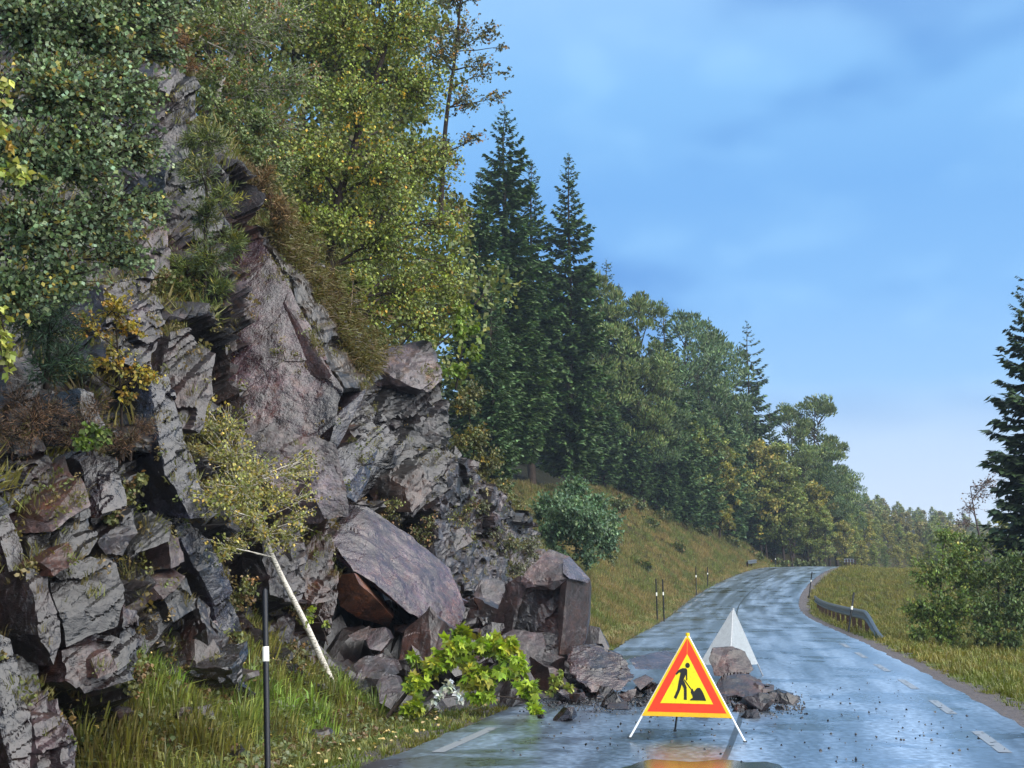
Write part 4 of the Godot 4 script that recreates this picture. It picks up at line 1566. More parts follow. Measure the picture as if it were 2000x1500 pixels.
# ---------------------------------------------------------------- plants near the camera
func build_near_plants() -> void:
	rng.seed = 4001
	var aspen := [Color(0.39, 0.46, 0.30), Color(0.58, 0.52, 0.24), Color(0.46, 0.53, 0.40)]
	plant("aspen_tree", "-60,760,10.4 -30,420,10.3 40,150,10.2 120,-120,10.2", 0.06,
		"60,40,10.0,0.55,3135 200,50,10.2,0.5,2850 300,30,10.6,0.45,2280 130,170,9.9,0.55,3420 250,180,10.4,0.45,2565 40,300,9.7,0.5,2565 170,300,10.0,0.5,2850 280,290,10.6,0.36,1710 90,440,9.9,0.5,2565 215,430,10.3,0.42,2137 295,400,10.8,0.28,997 30,560,9.9,0.45,1995 140,540,10.3,0.36,1567 -60,180,9.8,0.6,1710 90,-90,10.0,0.6,1710 240,-80,10.3,0.55,1710 330,110,11.0,0.2,456 330,-20,10.9,0.4,1425 265,500,10.8,0.25,712",
		0.05, "oval", aspen, "blue green leafy tree that fills the upper corner beside the cliff", "tree", "", {"turn": 0.05})
	plant("hazel_bush", "-70,420,8.9 -40,330,8.9 -10,260,8.9", 0.02, "8,260,8.9,0.16,60 55,345,8.9,0.14,60 20,330,8.8,0.14,60 -5,170,9.0,0.2,50 12,660,9.2,0.16,70 8,700,9.2,0.16,60", 0.075, "oval",
		[Color(0.56, 0.58, 0.26), Color(0.62, 0.52, 0.22)], "yellow green twig with large round leaves before the blue green tree", "bush", "", {"tree": false})
	plant("rowan_sapling", "240,900,11.9 235,760,11.7 225,620,11.6", 0.018, "225,600,11.5,0.3,420 175,640,11.4,0.25,300 262,640,11.7,0.2,200 215,700,11.4,0.28,320 275,725,11.6,0.22,240 160,710,11.3,0.16,140 300,735,11.7,0.12,90 250,770,11.6,0.15,120", 0.042, "oval",
		[Color(0.60, 0.53, 0.20), Color(0.66, 0.50, 0.16), Color(0.45, 0.46, 0.22)], "yellowing sapling on the ledge above the steep blue slab", "sapling", "", {"turn": 0.2})
	plant("pine_sapling", "396,690,14.6 400,520,14.7 404,380,14.8 410,250,14.9", 0.035, "410,270,14.8,0.3,900 385,330,14.6,0.3,900 440,385,14.6,0.25,700 400,420,14.7,0.25,700 455,470,14.6,0.22,700 410,500,14.5,0.35,1100 360,520,14.5,0.3,900 430,560,14.5,0.25,700 330,560,14.4,0.28,800 390,610,14.4,0.3,800 370,270,15,0.2,400", 0.11, "needle",
		[Color(0.33, 0.37, 0.15), Color(0.50, 0.48, 0.18), Color(0.25, 0.31, 0.17)], "small pine with yellow green tufts clinging to the rock face", "tree", "", {"per": 26, "fuzz": 0.3})
	plant("juniper_bush", "90,760,10.9 95,680,10.9 100,620,10.9", 0.03, "95,650,10.8,0.3,1100 60,620,10.7,0.25,800 130,700,10.8,0.25,800 85,720,10.8,0.25,700 120,610,11,0.25,600", 0.09, "needle",
		[Color(0.20, 0.28, 0.19), Color(0.30, 0.36, 0.2)], "dark green juniper on the ledge under the blue green tree", "bush", "", {"per": 24, "fuzz": 0.3, "tree": false})
	var birch := [Color(0.49, 0.53, 0.22), Color(0.72, 0.58, 0.20), Color(0.40, 0.46, 0.22)]
	plant("birch_tree", "640,600,20.6 655,420,20.8 700,260,21.2 760,60,21.6 790,-160,22", 0.1,
		"650,60,21,1.0,2600 780,50,21.5,1.0,2600 690,190,20.8,1.0,2600 820,170,21.8,0.9,2200 610,310,20.4,0.85,1900 740,330,20.8,1.0,2800 850,320,22,0.75,1700 660,440,20.3,0.7,1500 770,460,21,0.95,2600 865,440,22,0.6,1300 700,550,20.2,0.5,900 800,570,21.3,0.8,2000 872,550,22,0.5,900 600,420,20,0.5,800 650,-80,21,1.0,1800 800,-80,21.6,1.0,1800 885,520,22.3,0.35,500 840,640,21.8,0.4,700 890,610,22.2,0.4,600 750,620,21,0.4,600",
		0.066, "oval", birch, "spreading yellow green birch on the cliff top above the smooth slab", "tree", "", {"turn": 0.04, "per": 14})
	plant("birch_tree", "405,265,24 430,170,24.2 475,40,24.4 500,-80,24.6", 0.07,
		"480,60,24,0.95,2000 420,140,23.6,0.6,1100 545,250,23.6,0.75,1700 500,170,23.8,0.8,1800 450,-50,24.4,0.9,1200 570,30,24.4,0.9,1900 520,330,23.2,0.5,900 575,330,23.2,0.45,800 470,230,23.6,0.5,800 400,40,24,0.6,900 360,60,23.6,0.5,700 590,160,24,0.7,1300 480,290,23.2,0.4,700",
		0.07, "oval", [Color(0.40, 0.46, 0.24), Color(0.55, 0.40, 0.22), Color(0.47, 0.52, 0.26)], "darker green birch with a pale leaning trunk behind the upper rock", "tree", "", {"bark": Color(0.85, 0.83, 0.8), "bark_mat": M.birch_bark, "turn": 0.08, "per": 14})
	plant("birch_tree", "860,430,30 870,250,30 890,100,30 905,-60,30", 0.08,
		"900,60,30,0.8,620 945,130,30,0.6,380 905,195,30,0.65,430 975,190,30,0.35,150 955,60,30,0.45,220 925,265,30,0.45,200 860,100,29.6,0.8,700 885,-10,30,0.8,600 993,140,30,0.2,50 940,-20,30,0.5,250 985,90,30,0.2,50 870,300,29.6,0.6,400 900,420,29.6,0.5,300",
		0.085, "oval", [Color(0.38, 0.38, 0.22), Color(0.60, 0.44, 0.2), Color(0.30, 0.32, 0.22)], "thin leaved birch that stands out against the sky above the cliff", "tree", "", {"turn": 0.12, "per": 10})
	plant("maple_bush", "890,760,21.8 900,700,21.8 905,650,21.8", 0.02, "900,640,21.6,0.28,170 922,690,21.6,0.22,130 888,720,21.5,0.28,170 928,640,21.8,0.15,70 905,600,21.8,0.2,90", 0.11, "oval",
		[Color(0.44, 0.52, 0.20), Color(0.5, 0.55, 0.22)], "bright green bush with large leaves at the edge of the second buttress", "bush", "", {"tree": false})
	plant("willow_bush", "930,960,29.5 925,880,29.4 915,800,29.2", 0.03, "905,790,29,0.5,700 930,850,29,0.5,800 955,900,29,0.5,800 900,860,28.6,0.4,500 980,950,30,0.45,700 925,760,29.4,0.4,400 1005,985,31,0.4,500", 0.08, "oval",
		[Color(0.38, 0.38, 0.21), Color(0.55, 0.47, 0.2), Color(0.32, 0.35, 0.2)], "dull olive scrub along the rim behind the second buttress", "bush", "", {"tree": false})
	# the leaning birch sapling with the white stem
	plant("birch_sapling", "652,1342,15.2 600,1225,15.0 545,1115,14.8 500,1010,14.6 455,900,14.5 420,820,14.4", 0.045,
		"400,830,14.3,0.36,765 440,890,14.3,0.47,1105 500,920,14.4,0.39,765 420,970,12.9,0.36,680 480,1000,14.3,0.36,680 545,970,14.6,0.31,425 565,1050,14.7,0.26,255 385,785,14.3,0.26,425 430,1070,12.9,0.21,170 520,1040,14.5,0.29,340 450,830,14.4,0.33,510 580,920,14.8,0.29,255 610,960,14.9,0.20,102 470,950,12.9,0.39,595 600,900,14.9,0.25,220 590,1010,14.7,0.25,220 450,1060,14.1,0.25,260 375,880,14.2,0.25,300",
		0.044, "oval", [Color(0.52, 0.51, 0.25), Color(0.64, 0.56, 0.26), Color(0.42, 0.44, 0.22)], "slender birch sapling with a white stem leaning out from the rubble", "sapling", "", {"bark": Color(0.92, 0.9, 0.87), "bark_mat": M.birch_bark, "turn": 0.15, "twig": 0.003, "per": 7, "limbs": 0.4, "fuzz": 0.25})
	# the torn off branch across the road edge
	plant("torn_branch", "742,1418,14.5 775,1378,14.6 812,1335,14.7 870,1300,14.8 940,1275,14.8 1010,1310,14.7 1042,1370,14.6", 0.03,
		"895,1275,14.7,0.26,240 955,1255,14.8,0.26,240 1000,1305,14.7,0.26,240 930,1320,14.6,0.26,240 850,1295,14.7,0.2,128 1030,1350,14.6,0.18,128 815,1335,14.5,0.18,112 812,1385,14.4,0.15,96 1046,1390,14.55,0.1,64 900,1235,14.9,0.14,80 985,1265,14.8,0.2,128 940,1360,14.5,0.14,64 810,1285,14.7,0.1,32",
		0.11, "maple", [Color(0.52, 0.60, 0.16), Color(0.62, 0.62, 0.22), Color(0.45, 0.55, 0.16)], "torn maple branch with bright yellow green leaves drooping onto the road edge", "branch", "", {"per": 8, "turn": 0.2, "twig": 0.004, "tree": false})
	plant("birch_twig", "830,1400,14.5 860,1365,14.5 880,1340,14.5", 0.01, "885,1345,14.45,0.16,70 860,1362,14.45,0.12,40 905,1362,14.5,0.1,30", 0.08, "oval",
		[Color(0.80, 0.82, 0.80), Color(0.7, 0.74, 0.66)], "pale leaf undersides below the torn maple branch", "branch", "", {"per": 8, "tree": false})
	plant("maple_sprout", "1090,1368,16 1092,1345,16 1095,1325,16", 0.01, "1090,1325,16,0.16,70 1115,1345,16,0.14,60 1075,1345,16,0.14,50", 0.085, "oval",
		[Color(0.48, 0.52, 0.22), Color(0.6, 0.58, 0.3)], "small light green sprig at the foot of the squarish grey rock", "plant", "", {"per": 8, "tree": false})
	plant("maple_sprout", "640,1260,14.6 630,1225,14.6 615,1195,14.6", 0.008, "612,1190,14.6,0.1,50 636,1215,14.6,0.1,40 600,1215,14.5,0.08,25", 0.05, "oval",
		[Color(0.52, 0.58, 0.2), Color(0.6, 0.58, 0.2)], "small green sprig beside the white stem of the leaning sapling", "plant", "", {"per": 8, "tree": false})
	plant("birch_shrub", "470,340,18.5 465,280,18.5 455,220,18.4", 0.03, "430,220,18,0.4,900 470,280,18,0.4,1000 440,330,17.8,0.3,600 520,320,18.4,0.4,900 400,190,18,0.25,400 510,240,18.6,0.4,900 560,320,18.8,0.35,800", 0.055, "oval",
		[Color(0.36, 0.42, 0.23), Color(0.5, 0.44, 0.2), Color(0.42, 0.46, 0.26)], "green birch shrub rooted above the dark hollow", "bush", "", {"tree": false})
	# scrub in the clefts between the slabs
	for w in "585,1190,15.6,0.28 560,1290,15.2,0.25 470,1165,13.9,0.2 440,1270,13.2,0.22 612,1110,16.2,0.22 545,1380,14.2,0.22 385,640,14.5,0.3 350,560,14.6,0.3 300,560,14.0,0.25 215,1010,11.6,0.12 262,1330,10.9,0.16 250,960,12.0,0.15 745,1010,19.6,0.3 820,1040,20.6,0.3 900,1010,22.5,0.35".split(" ", false):
		var n := w.split(",")
		var x := float(n[0])
		var y := float(n[1])
		var d := float(n[2])
		var r := float(n[3])
		plant("cleft_shrub", "%d,%d,%.1f %d,%d,%.1f" % [x, y + r * 1600.0 / d, d + 0.2, x, y, d], 0.01, "%d,%d,%.1f,%.2f,320 %d,%d,%.1f,%.2f,200" % [x, y, d, r, x + 20, y - 25, d, r * 0.7], 0.05, "oval", [Color(0.40, 0.41, 0.22), Color(0.50, 0.38, 0.24), Color(0.44, 0.36, 0.24)], "small olive and brown shrub rooted in a cleft of the cliff", "bush", "shrubs in the clefts of the cliff", {"tree": false, "fuzz": 0.3})
	# heather and dry scrub on the ledges
	var heath := [Color(0.36, 0.27, 0.19), Color(0.42, 0.30, 0.18), Color(0.30, 0.27, 0.17)]
	plant("heather_bush", "60,880,10.8 62,840,10.8 64,810,10.8", 0.015, "60,820,10.7,0.28,900 20,850,10.6,0.25,700 100,800,10.9,0.25,700 30,780,10.8,0.25,600", 0.06, "needle", heath, "brown heather on the lowest ledge under the juniper", "bush", "", {"per": 22, "fuzz": 0.4, "tree": false})
	plant("heather_bush", "170,890,11.3 172,850,11.3 174,820,11.3", 0.015, "165,830,11.2,0.25,800 130,850,11.1,0.2,600 190,790,11.5,0.2,500", 0.06, "needle", heath, "brown heather beside the small steep blue slab", "bush", "", {"per": 22, "fuzz": 0.4, "tree": false})
	plant("heather_bush", "255,900,11.7 257,860,11.7 259,830,11.7", 0.015, "255,850,11.6,0.22,700 285,830,11.8,0.15,400 230,870,11.5,0.18,500", 0.06, "needle", heath, "red brown heather next to the long blue slab", "bush", "", {"per": 22, "fuzz": 0.4, "tree": false})
	plant("heather_bush", "530,430,17.9 530,400,17.9 525,370,17.9", 0.03, "500,365,17.2,0.32,1300 540,395,17.4,0.3,1200 555,430,17.5,0.22,600 480,340,17.4,0.25,800 515,345,17.1,0.25,700 465,320,17.3,0.2,500", 0.1, "needle", [Color(0.44, 0.35, 0.22), Color(0.5, 0.38, 0.2), Color(0.38, 0.34, 0.2)], "brown root mat and heather hanging over the dark hollow", "bush", "", {"per": 22, "fuzz": 0.4, "tree": false})
	plant("heather_bush", "340,120,16.4 345,95,16.4 350,75,16.4", 0.02, "345,80,16.3,0.25,700 375,130,16.2,0.2,500 330,50,16.4,0.25,500", 0.1, "needle", [Color(0.45, 0.33, 0.2), Color(0.5, 0.4, 0.22)], "rusty grass and heather tuft on top of the upper rock", "bush", "", {"per": 22, "fuzz": 0.4, "tree": false})
	plant("fern_bush", "180,890,11.1 182,865,11.1 184,845,11.1", 0.01, "185,850,11,0.16,260 160,860,11,0.12,150", 0.06, "oval", [Color(0.36, 0.43, 0.17), Color(0.4, 0.42, 0.2)], "small green bush on the ledge between the two heathers", "bush", "", {"tree": false})
	plant("thin_dead_stem", "675,690,18.4 684,620,18.5 690,545,18.6", 0.012, "690,545,18.6,0.05,8", 0.04, "oval", [Color(0.6, 0.5, 0.3)], "bare pale stem standing on the mossy flank", "dead stem", "", {"bark": Color(0.75, 0.68, 0.6), "tree": false})
	# brush on the right hand slope of the cliff
	plant("willow_bush", "990,1130,26.5 995,1090,26.8 1000,1060,27", 0.02, "1000,1060,27,0.4,500 960,1030,26,0.35,400 1040,1070,29,0.4,500 930,980,25,0.35,400 1015,1110,27,0.35,400 900,940,24,0.3,300", 0.07, "oval",
		[Color(0.36, 0.37, 0.25), Color(0.5, 0.46, 0.3), Color(0.44, 0.44, 0.36)], "grey green scrub on the broken slope behind the tall boulder", "bush", "", {"tree": false})
	# low scrub where the bank meets the forest
	for w in "1205,84,992,1.0 1238,88,1004,0.8 1262,86,1030,0.7 1290,92,1034,0.9 1330,96,1046,0.8 1365,98,1062,0.7 1425,104,1060,0.7 1470,106,1066,0.6 1520,108,1072,0.7 1560,110,1080,0.7 1590,110,1088,0.6 1175,62,1040,0.8 1250,70,1068,0.5 1320,84,1080,0.5".split(" ", false):
		var n := w.split(",")
		var px := float(n[0])
		var d := float(n[1])
		var gr := stand(px, d)
		var y := row(gr)
		var r := float(n[3])
		plant("scrub_bush", "%d,%d,%.1f %d,%d,%.1f" % [px, y, d, px, y - 14, d], 0.04, "%d,%d,%.1f,%.2f,500 %d,%d,%.1f,%.2f,350" % [px, y - 12, d, r, px + 14, y - 8, d, r * 0.7], 0.2, "oval", [Color(0.34, 0.38, 0.22), Color(0.48, 0.40, 0.25), Color(0.42, 0.42, 0.24)], "low green and brown scrub where the bank meets the forest", "bush", "scrub along the edge of the forest", {"tree": false, "per": 14})
	# the round bush on the bank, and the thicket over the road
	plant("willow_bush", "1125,1095,48 1125,1050,48 1125,1000,48", 0.05, "1125,1020,47,1.3,4200 1110,1000,46,1.1,2600 1150,1020,46.5,1.1,2600 1060,1050,47,0.7,1200 1190,1035,48,0.7,1200 1130,945,48,0.6,900 1050,1000,48,0.6,900 1080,1030,47,1.0,1500 1170,1040,48,1.0,1600 1110,960,48,0.8,1100 1165,985,48.5,0.8,1100 1065,985,48,0.7,900 1195,1060,48.5,0.6,700 1080,1080,46.5,0.7,800 1150,1085,47,0.7,800 1200,1010,49,0.5,500", 0.13, "oval",
		[Color(0.35, 0.45, 0.31), Color(0.42, 0.50, 0.33), Color(0.31, 0.40, 0.29)], "large round green willow bush on the grassy bank", "bush", "", {"tree": false, "per": 14})
	plant("alder_bush", "1830,1262,33.5 1835,1180,33.5 1840,1100,33.5", 0.05, "1830,1200,33,0.8,1400 1790,1190,33,0.5,700 1870,1180,33,0.8,1300 1820,1120,33.5,0.75,1200 1870,1090,34,0.75,1100 1790,1240,32.5,0.4,500 1850,1235,32.5,0.6,900 1900,1130,34,0.8,1200 1850,1050,35,0.6,800", 0.095, "oval",
		[Color(0.41, 0.48, 0.23), Color(0.53, 0.53, 0.27), Color(0.33, 0.41, 0.21)], "dense green thicket at the edge of the grass across from the guardrail", "bush", "", {"tree": false, "per": 14})
	plant("alder_bush", "1950,1268,33 1950,1190,33 1950,1110,33", 0.05, "1930,1200,32.6,0.8,1300 1980,1190,32.6,0.8,1200 2030,1180,33,0.8,700 1940,1120,33,0.7,1000 1990,1110,33,0.8,1000 1920,1240,32,0.5,700 1975,1245,32,0.5,700 1900,1060,35,0.6,700", 0.095, "oval",
		[Color(0.34, 0.41, 0.22), Color(0.46, 0.48, 0.26), Color(0.29, 0.36, 0.2)], "darker green thicket under the tall spruce at the frame edge", "bush", "", {"tree": false, "per": 14})
	plant("bare_birch", "1925,1100,60 1905,1010,60 1895,950,60", 0.06, "1890,990,60,0.8,160 1915,960,60,0.9,180 1880,1020,60,0.5,100 1935,940,60,0.7,140", 0.12, "oval",
		[Color(0.45, 0.40, 0.38), Color(0.5, 0.42, 0.36)], "nearly bare drooping birch beyond the thicket", "tree", "", {"per": 5, "twig": 0.014, "bark": Color(0.5, 0.45, 0.44)})


# ---------------------------------------------------------------- the forest
func build_forest() -> void:
	var sp := Color(0.27, 0.35, 0.20)
	var s1 := spruce(21.0, 3.4, 61, 2.6, sp, 0.1)
	var s2 := spruce(21.0, 3.0, 62, 2.6, sp, 0.12)
	var s3 := spruce(16.0, 2.6, 63, 1.6, Color(0.27, 0.35, 0.21), 0.06)
	var s4 := spruce(14.0, 2.6, 64, 1.8, Color(0.25, 0.32, 0.2), 0.2, 0.2)
	var p1 := round_tree(13.0, 2.7, 71, 10000, 0.24, [Color(0.35, 0.42, 0.24), Color(0.42, 0.46, 0.24)], 0.28, true)
	var p2 := round_tree(13.0, 2.9, 72, 10000, 0.24, [Color(0.31, 0.39, 0.25), Color(0.36, 0.43, 0.26)], 0.3, true)
	var b1 := round_tree(11.0, 2.3, 73, 5200, 0.26, [Color(0.43, 0.48, 0.25), Color(0.49, 0.51, 0.25)], 0.2)
	var b2 := round_tree(10.0, 2.2, 74, 5200, 0.26, [Color(0.52, 0.50, 0.24), Color(0.58, 0.53, 0.25), Color(0.45, 0.47, 0.24)], 0.15)
	rng.seed = 88
	# the two tall spruces over the cliff's end, and their neighbours
	plant_tree("spruce_tree", s1, 985, 64, 205, 21.0, "tallest dark spruce, just past the thin leaved birch")
	plant_tree("spruce_tree", s2, 1040, 72, 310, 21.0, "narrow dark spruce half hidden behind the tallest one")
	plant_tree("spruce_tree", s2, 1116, 73, 298, 21.0, "slim pointed dark spruce standing clear against the sky")
	plant_tree("spruce_tree", s1, 935, 58, 330, 21.0, "dark spruce behind the spreading birch's edge")
	plant_tree("spruce_tree", s3, 1190, 92, 505, 16.0, "spruce whose tip shows just beyond the slim pointed one")
	plant_tree("open_spruce_tree", s4, 1468, 118, 628, 14.0, "open crowned spruce that rises alone above the forest line")
	plant_tree("pine_tree", p1, 1600, 124, 772, 13.0, "broad pine at the end of the forest by the crest", false)
	var o := plant_tree("spruce_tree", spruce(13.0, 2.6, 66, 2.2, Color(0.21, 0.27, 0.17), 0.06), 2034, 38, 520, 13.0, "dark spruce cut off by the frame edge above the thicket")
	# the rest of the forest: [column, metres, top row, kind]
	var kinds := {"s": ["forest_spruce", s3, 16.0, true, "dark green spruce in the forest on the bank"], "p": ["forest_pine", p1, 13.0, true, "bushy green pine in the forest on the bank"], "q": ["forest_pine", p2, 13.0, true, "bushy green pine in the forest on the bank"], "b": ["forest_birch", b1, 11.0, false, "green birch at the edge of the forest on the bank"], "y": ["forest_birch", b2, 10.0, false, "green birch at the edge of the forest on the bank"]}
	var first := {}
	var spots := "1165,80,530,p 1215,86,552,s 1255,92,572,p 1300,96,580,s 1345,102,604,q 1392,108,618,s 1398,112,646,q 1180,76,640,s 1235,82,660,p 1280,86,690,q 1330,92,690,s 1368,98,705,s 1420,104,735,s 1438,116,770,p 1505,116,792,s 1540,122,790,p 1578,128,800,s 1625,130,850,p 1645,134,905,q 1150,70,700,s 1205,74,740,s 1250,78,770,s 1300,84,790,s 1345,88,800,b 1385,92,810,b 1430,98,830,b 1480,104,850,y 1525,110,860,b 1570,116,880,p 1610,122,900,q 1400,90,850,y 1310,104,850,s 1342,108,850,s 1282,100,850,s 1370,110,840,s 1350,80,870,s 1270,74,850,s 1440,92,880,b 1490,100,900,b 1540,108,920,b 1590,114,930,y 1635,124,960,b 1225,72,830,s 1460,110,780,s 1560,126,830,s 1512,120,822,s 1020,60,480,s 1080,66,560,s 1140,68,600,p 960,54,560,s 1655,138,960,b 1668,150,985,b 1690,165,1000,y 1712,180,1005,b 1735,190,1015,y 1600,112,985,b 1640,120,1010,y 1575,108,980,b 1660,128,1030,b"
	for w in spots.split(" ", false):
		var n := w.split(",")
		var k: Array = kinds[n[3]]
		place(first, n[3], k, float(n[0]), float(n[1]), float(n[2]), "trees of the forest on the bank", k[4])
	# the wooded hill at the valley's end
	kinds["f"] = ["hill_tree", round_tree(11.0, 2.6, 81, 1500, 0.55, [Color(0.43, 0.48, 0.25), Color(0.50, 0.50, 0.26)], 0.12), 11.0, false, ""]
	kinds["g"] = ["hill_tree", round_tree(10.0, 2.6, 82, 1500, 0.55, [Color(0.52, 0.48, 0.28), Color(0.46, 0.44, 0.26)], 0.12), 10.0, false, ""]
	rng.seed = 90
	for i in 150:
		var d := rng.randf_range(150.0, 330.0)
		var px := rng.randf_range(1660.0, 1980.0)
		var key: String = ["f", "g"][rng.randi() % 2]
		var k: Array = kinds[key]
		var g := stand(px, d)
		var size := rng.randf_range(0.28, 0.5)
		put(first, key, k, g, size, "trees on the far hill", "small tree on the wooded hill at the valley's end")
	for w in "1662,132,1015,b 1680,138,1005,y 1700,142,1012,b 1722,150,1018,y 1745,158,1020,b 1770,150,1035,y 1672,126,1050,y 1695,130,1060,b 1718,136,1065,p 1742,140,1062,y 1768,138,1070,b 1790,146,1058,y 1810,160,1040,b 1835,165,1038,y".split(" ", false):
		var n := w.split(",")
		var k: Array = kinds[n[3]]
		place(first, n[3], k, float(n[0]), float(n[1]), float(n[2]), "trees beyond the crest of the road", "low tree beyond the crest of the road, before the far hill")
	# behind the thicket
	for w in "1800,52,1060,b 1845,58,1030,y 1880,50,1040,b 1950,48,1000,b 1770,70,1090,y 1905,64,1040,b".split(" ", false):
		var n := w.split(",")
		var k: Array = kinds[n[3]]
		place(first, n[3], k, float(n[0]), float(n[1]), float(n[2]), "trees behind the thicket", "small tree behind the thicket across the road")
	# on the hill above the cliff
	kinds["h"] = ["hill_birch", round_tree(10.0, 2.6, 75, 15000, 0.12, [Color(0.40, 0.44, 0.22), Color(0.46, 0.46, 0.2), Color(0.36, 0.41, 0.22)], 0.1), 10.0, false, ""]
	rng.seed = 89
	for w in "470,33,-160,h 560,35,-140,h 640,35,-120,h 720,37,-100,h 380,30,-160,h 300,27,-200,h 200,23,-160,h 100,20,-140,h -60,17,-150,h -220,14,40,h 20,24,-300,h -160,21,-250,h 690,31,200,h 590,30,250,h".split(" ", false):
		var n := w.split(",")
		var k: Array = kinds[n[3]]
		place(first, "h" + n[3], k, float(n[0]), float(n[1]), float(n[2]), "trees on the hill above the cliff", "tree on the hill behind the cliff top birches")


func plant_tree(called: String, parts: Array, px: float, d: float, top: float, tall: float, label: String, single := true) -> Node3D:
	var g := stand(px, d)
	var size := (at(px, top, d).y - g.y) / tall
	return tree(called, parts, g + Vector3.DOWN * 0.1, rng.randf() * TAU, size, label)


func put(first: Dictionary, key: String, k: Array, g: Vector3, size: float, group: String, label: String) -> void:
	if first.has(key):
		dup(first[key], g + Vector3.DOWN * 0.1, rng.randf() * TAU, size, label, group)
	else:
		first[key] = tree(k[0], k[1], g + Vector3.DOWN * 0.1, rng.randf() * TAU, size, label, group, k[3])


func place(first: Dictionary, key: String, k: Array, px: float, d: float, top: float, group: String, label: String) -> void:
	# no tree stands on the open grass of the bank
	var g := stand(px, d)
	while d < 112.0 and d > 50.0 and px > 1000.0 and row(g) > ramp(px, [1000, 1220, 1300, 1400, 1440, 1520, 1600], [900, 968, 1020, 1062, 1052, 1056, 1084]):
		d += 2.0
		g = stand(px, d)
	var size := clampf((at(px, top, d).y - g.y) / float(k[2]), 0.25, 2.0)
	put(first, key, k, g, size, group, label)


# ---------------------------------------------------------------- grass and ground cover
func spread(called: String, m: Mesh, count: int, s0: float, s1: float, l0: float, l1: float, lo: float, hi: float, pal: Array, label: String) -> void:
	var where: Array[Transform3D] = []
	var tints := PackedColorArray()
	for i in count:
		var s := s0 + (s1 - s0) * pow(rng.randf(), 1.35)
		var l := rng.randf_range(l0, l1)
		var p := ground(s, l)
		var b := Basis(Vector3.UP, rng.randf() * TAU).scaled(Vector3.ONE * rng.randf_range(lo, hi) * (1.0 + s * 0.004))
		where.append(Transform3D(b, p - Vector3.UP * 0.01))
		var k := clampf(0.5 + lumps.get_noise_2d(p.x * 1.6, p.z * 1.6) * 1.6 + wob.get_noise_2d(p.x * 1.5, p.z * 1.5) * 0.9 + rng.randfn(0, 0.15), 0.0, 1.0)
		var a: Color = pal[0]
		tints.push_back(a.lerp(pal[1], k) * rng.randf_range(0.8, 1.15))
	tag(scatter(called, m, where, tints, M.grass), label, "grass", "", "stuff")


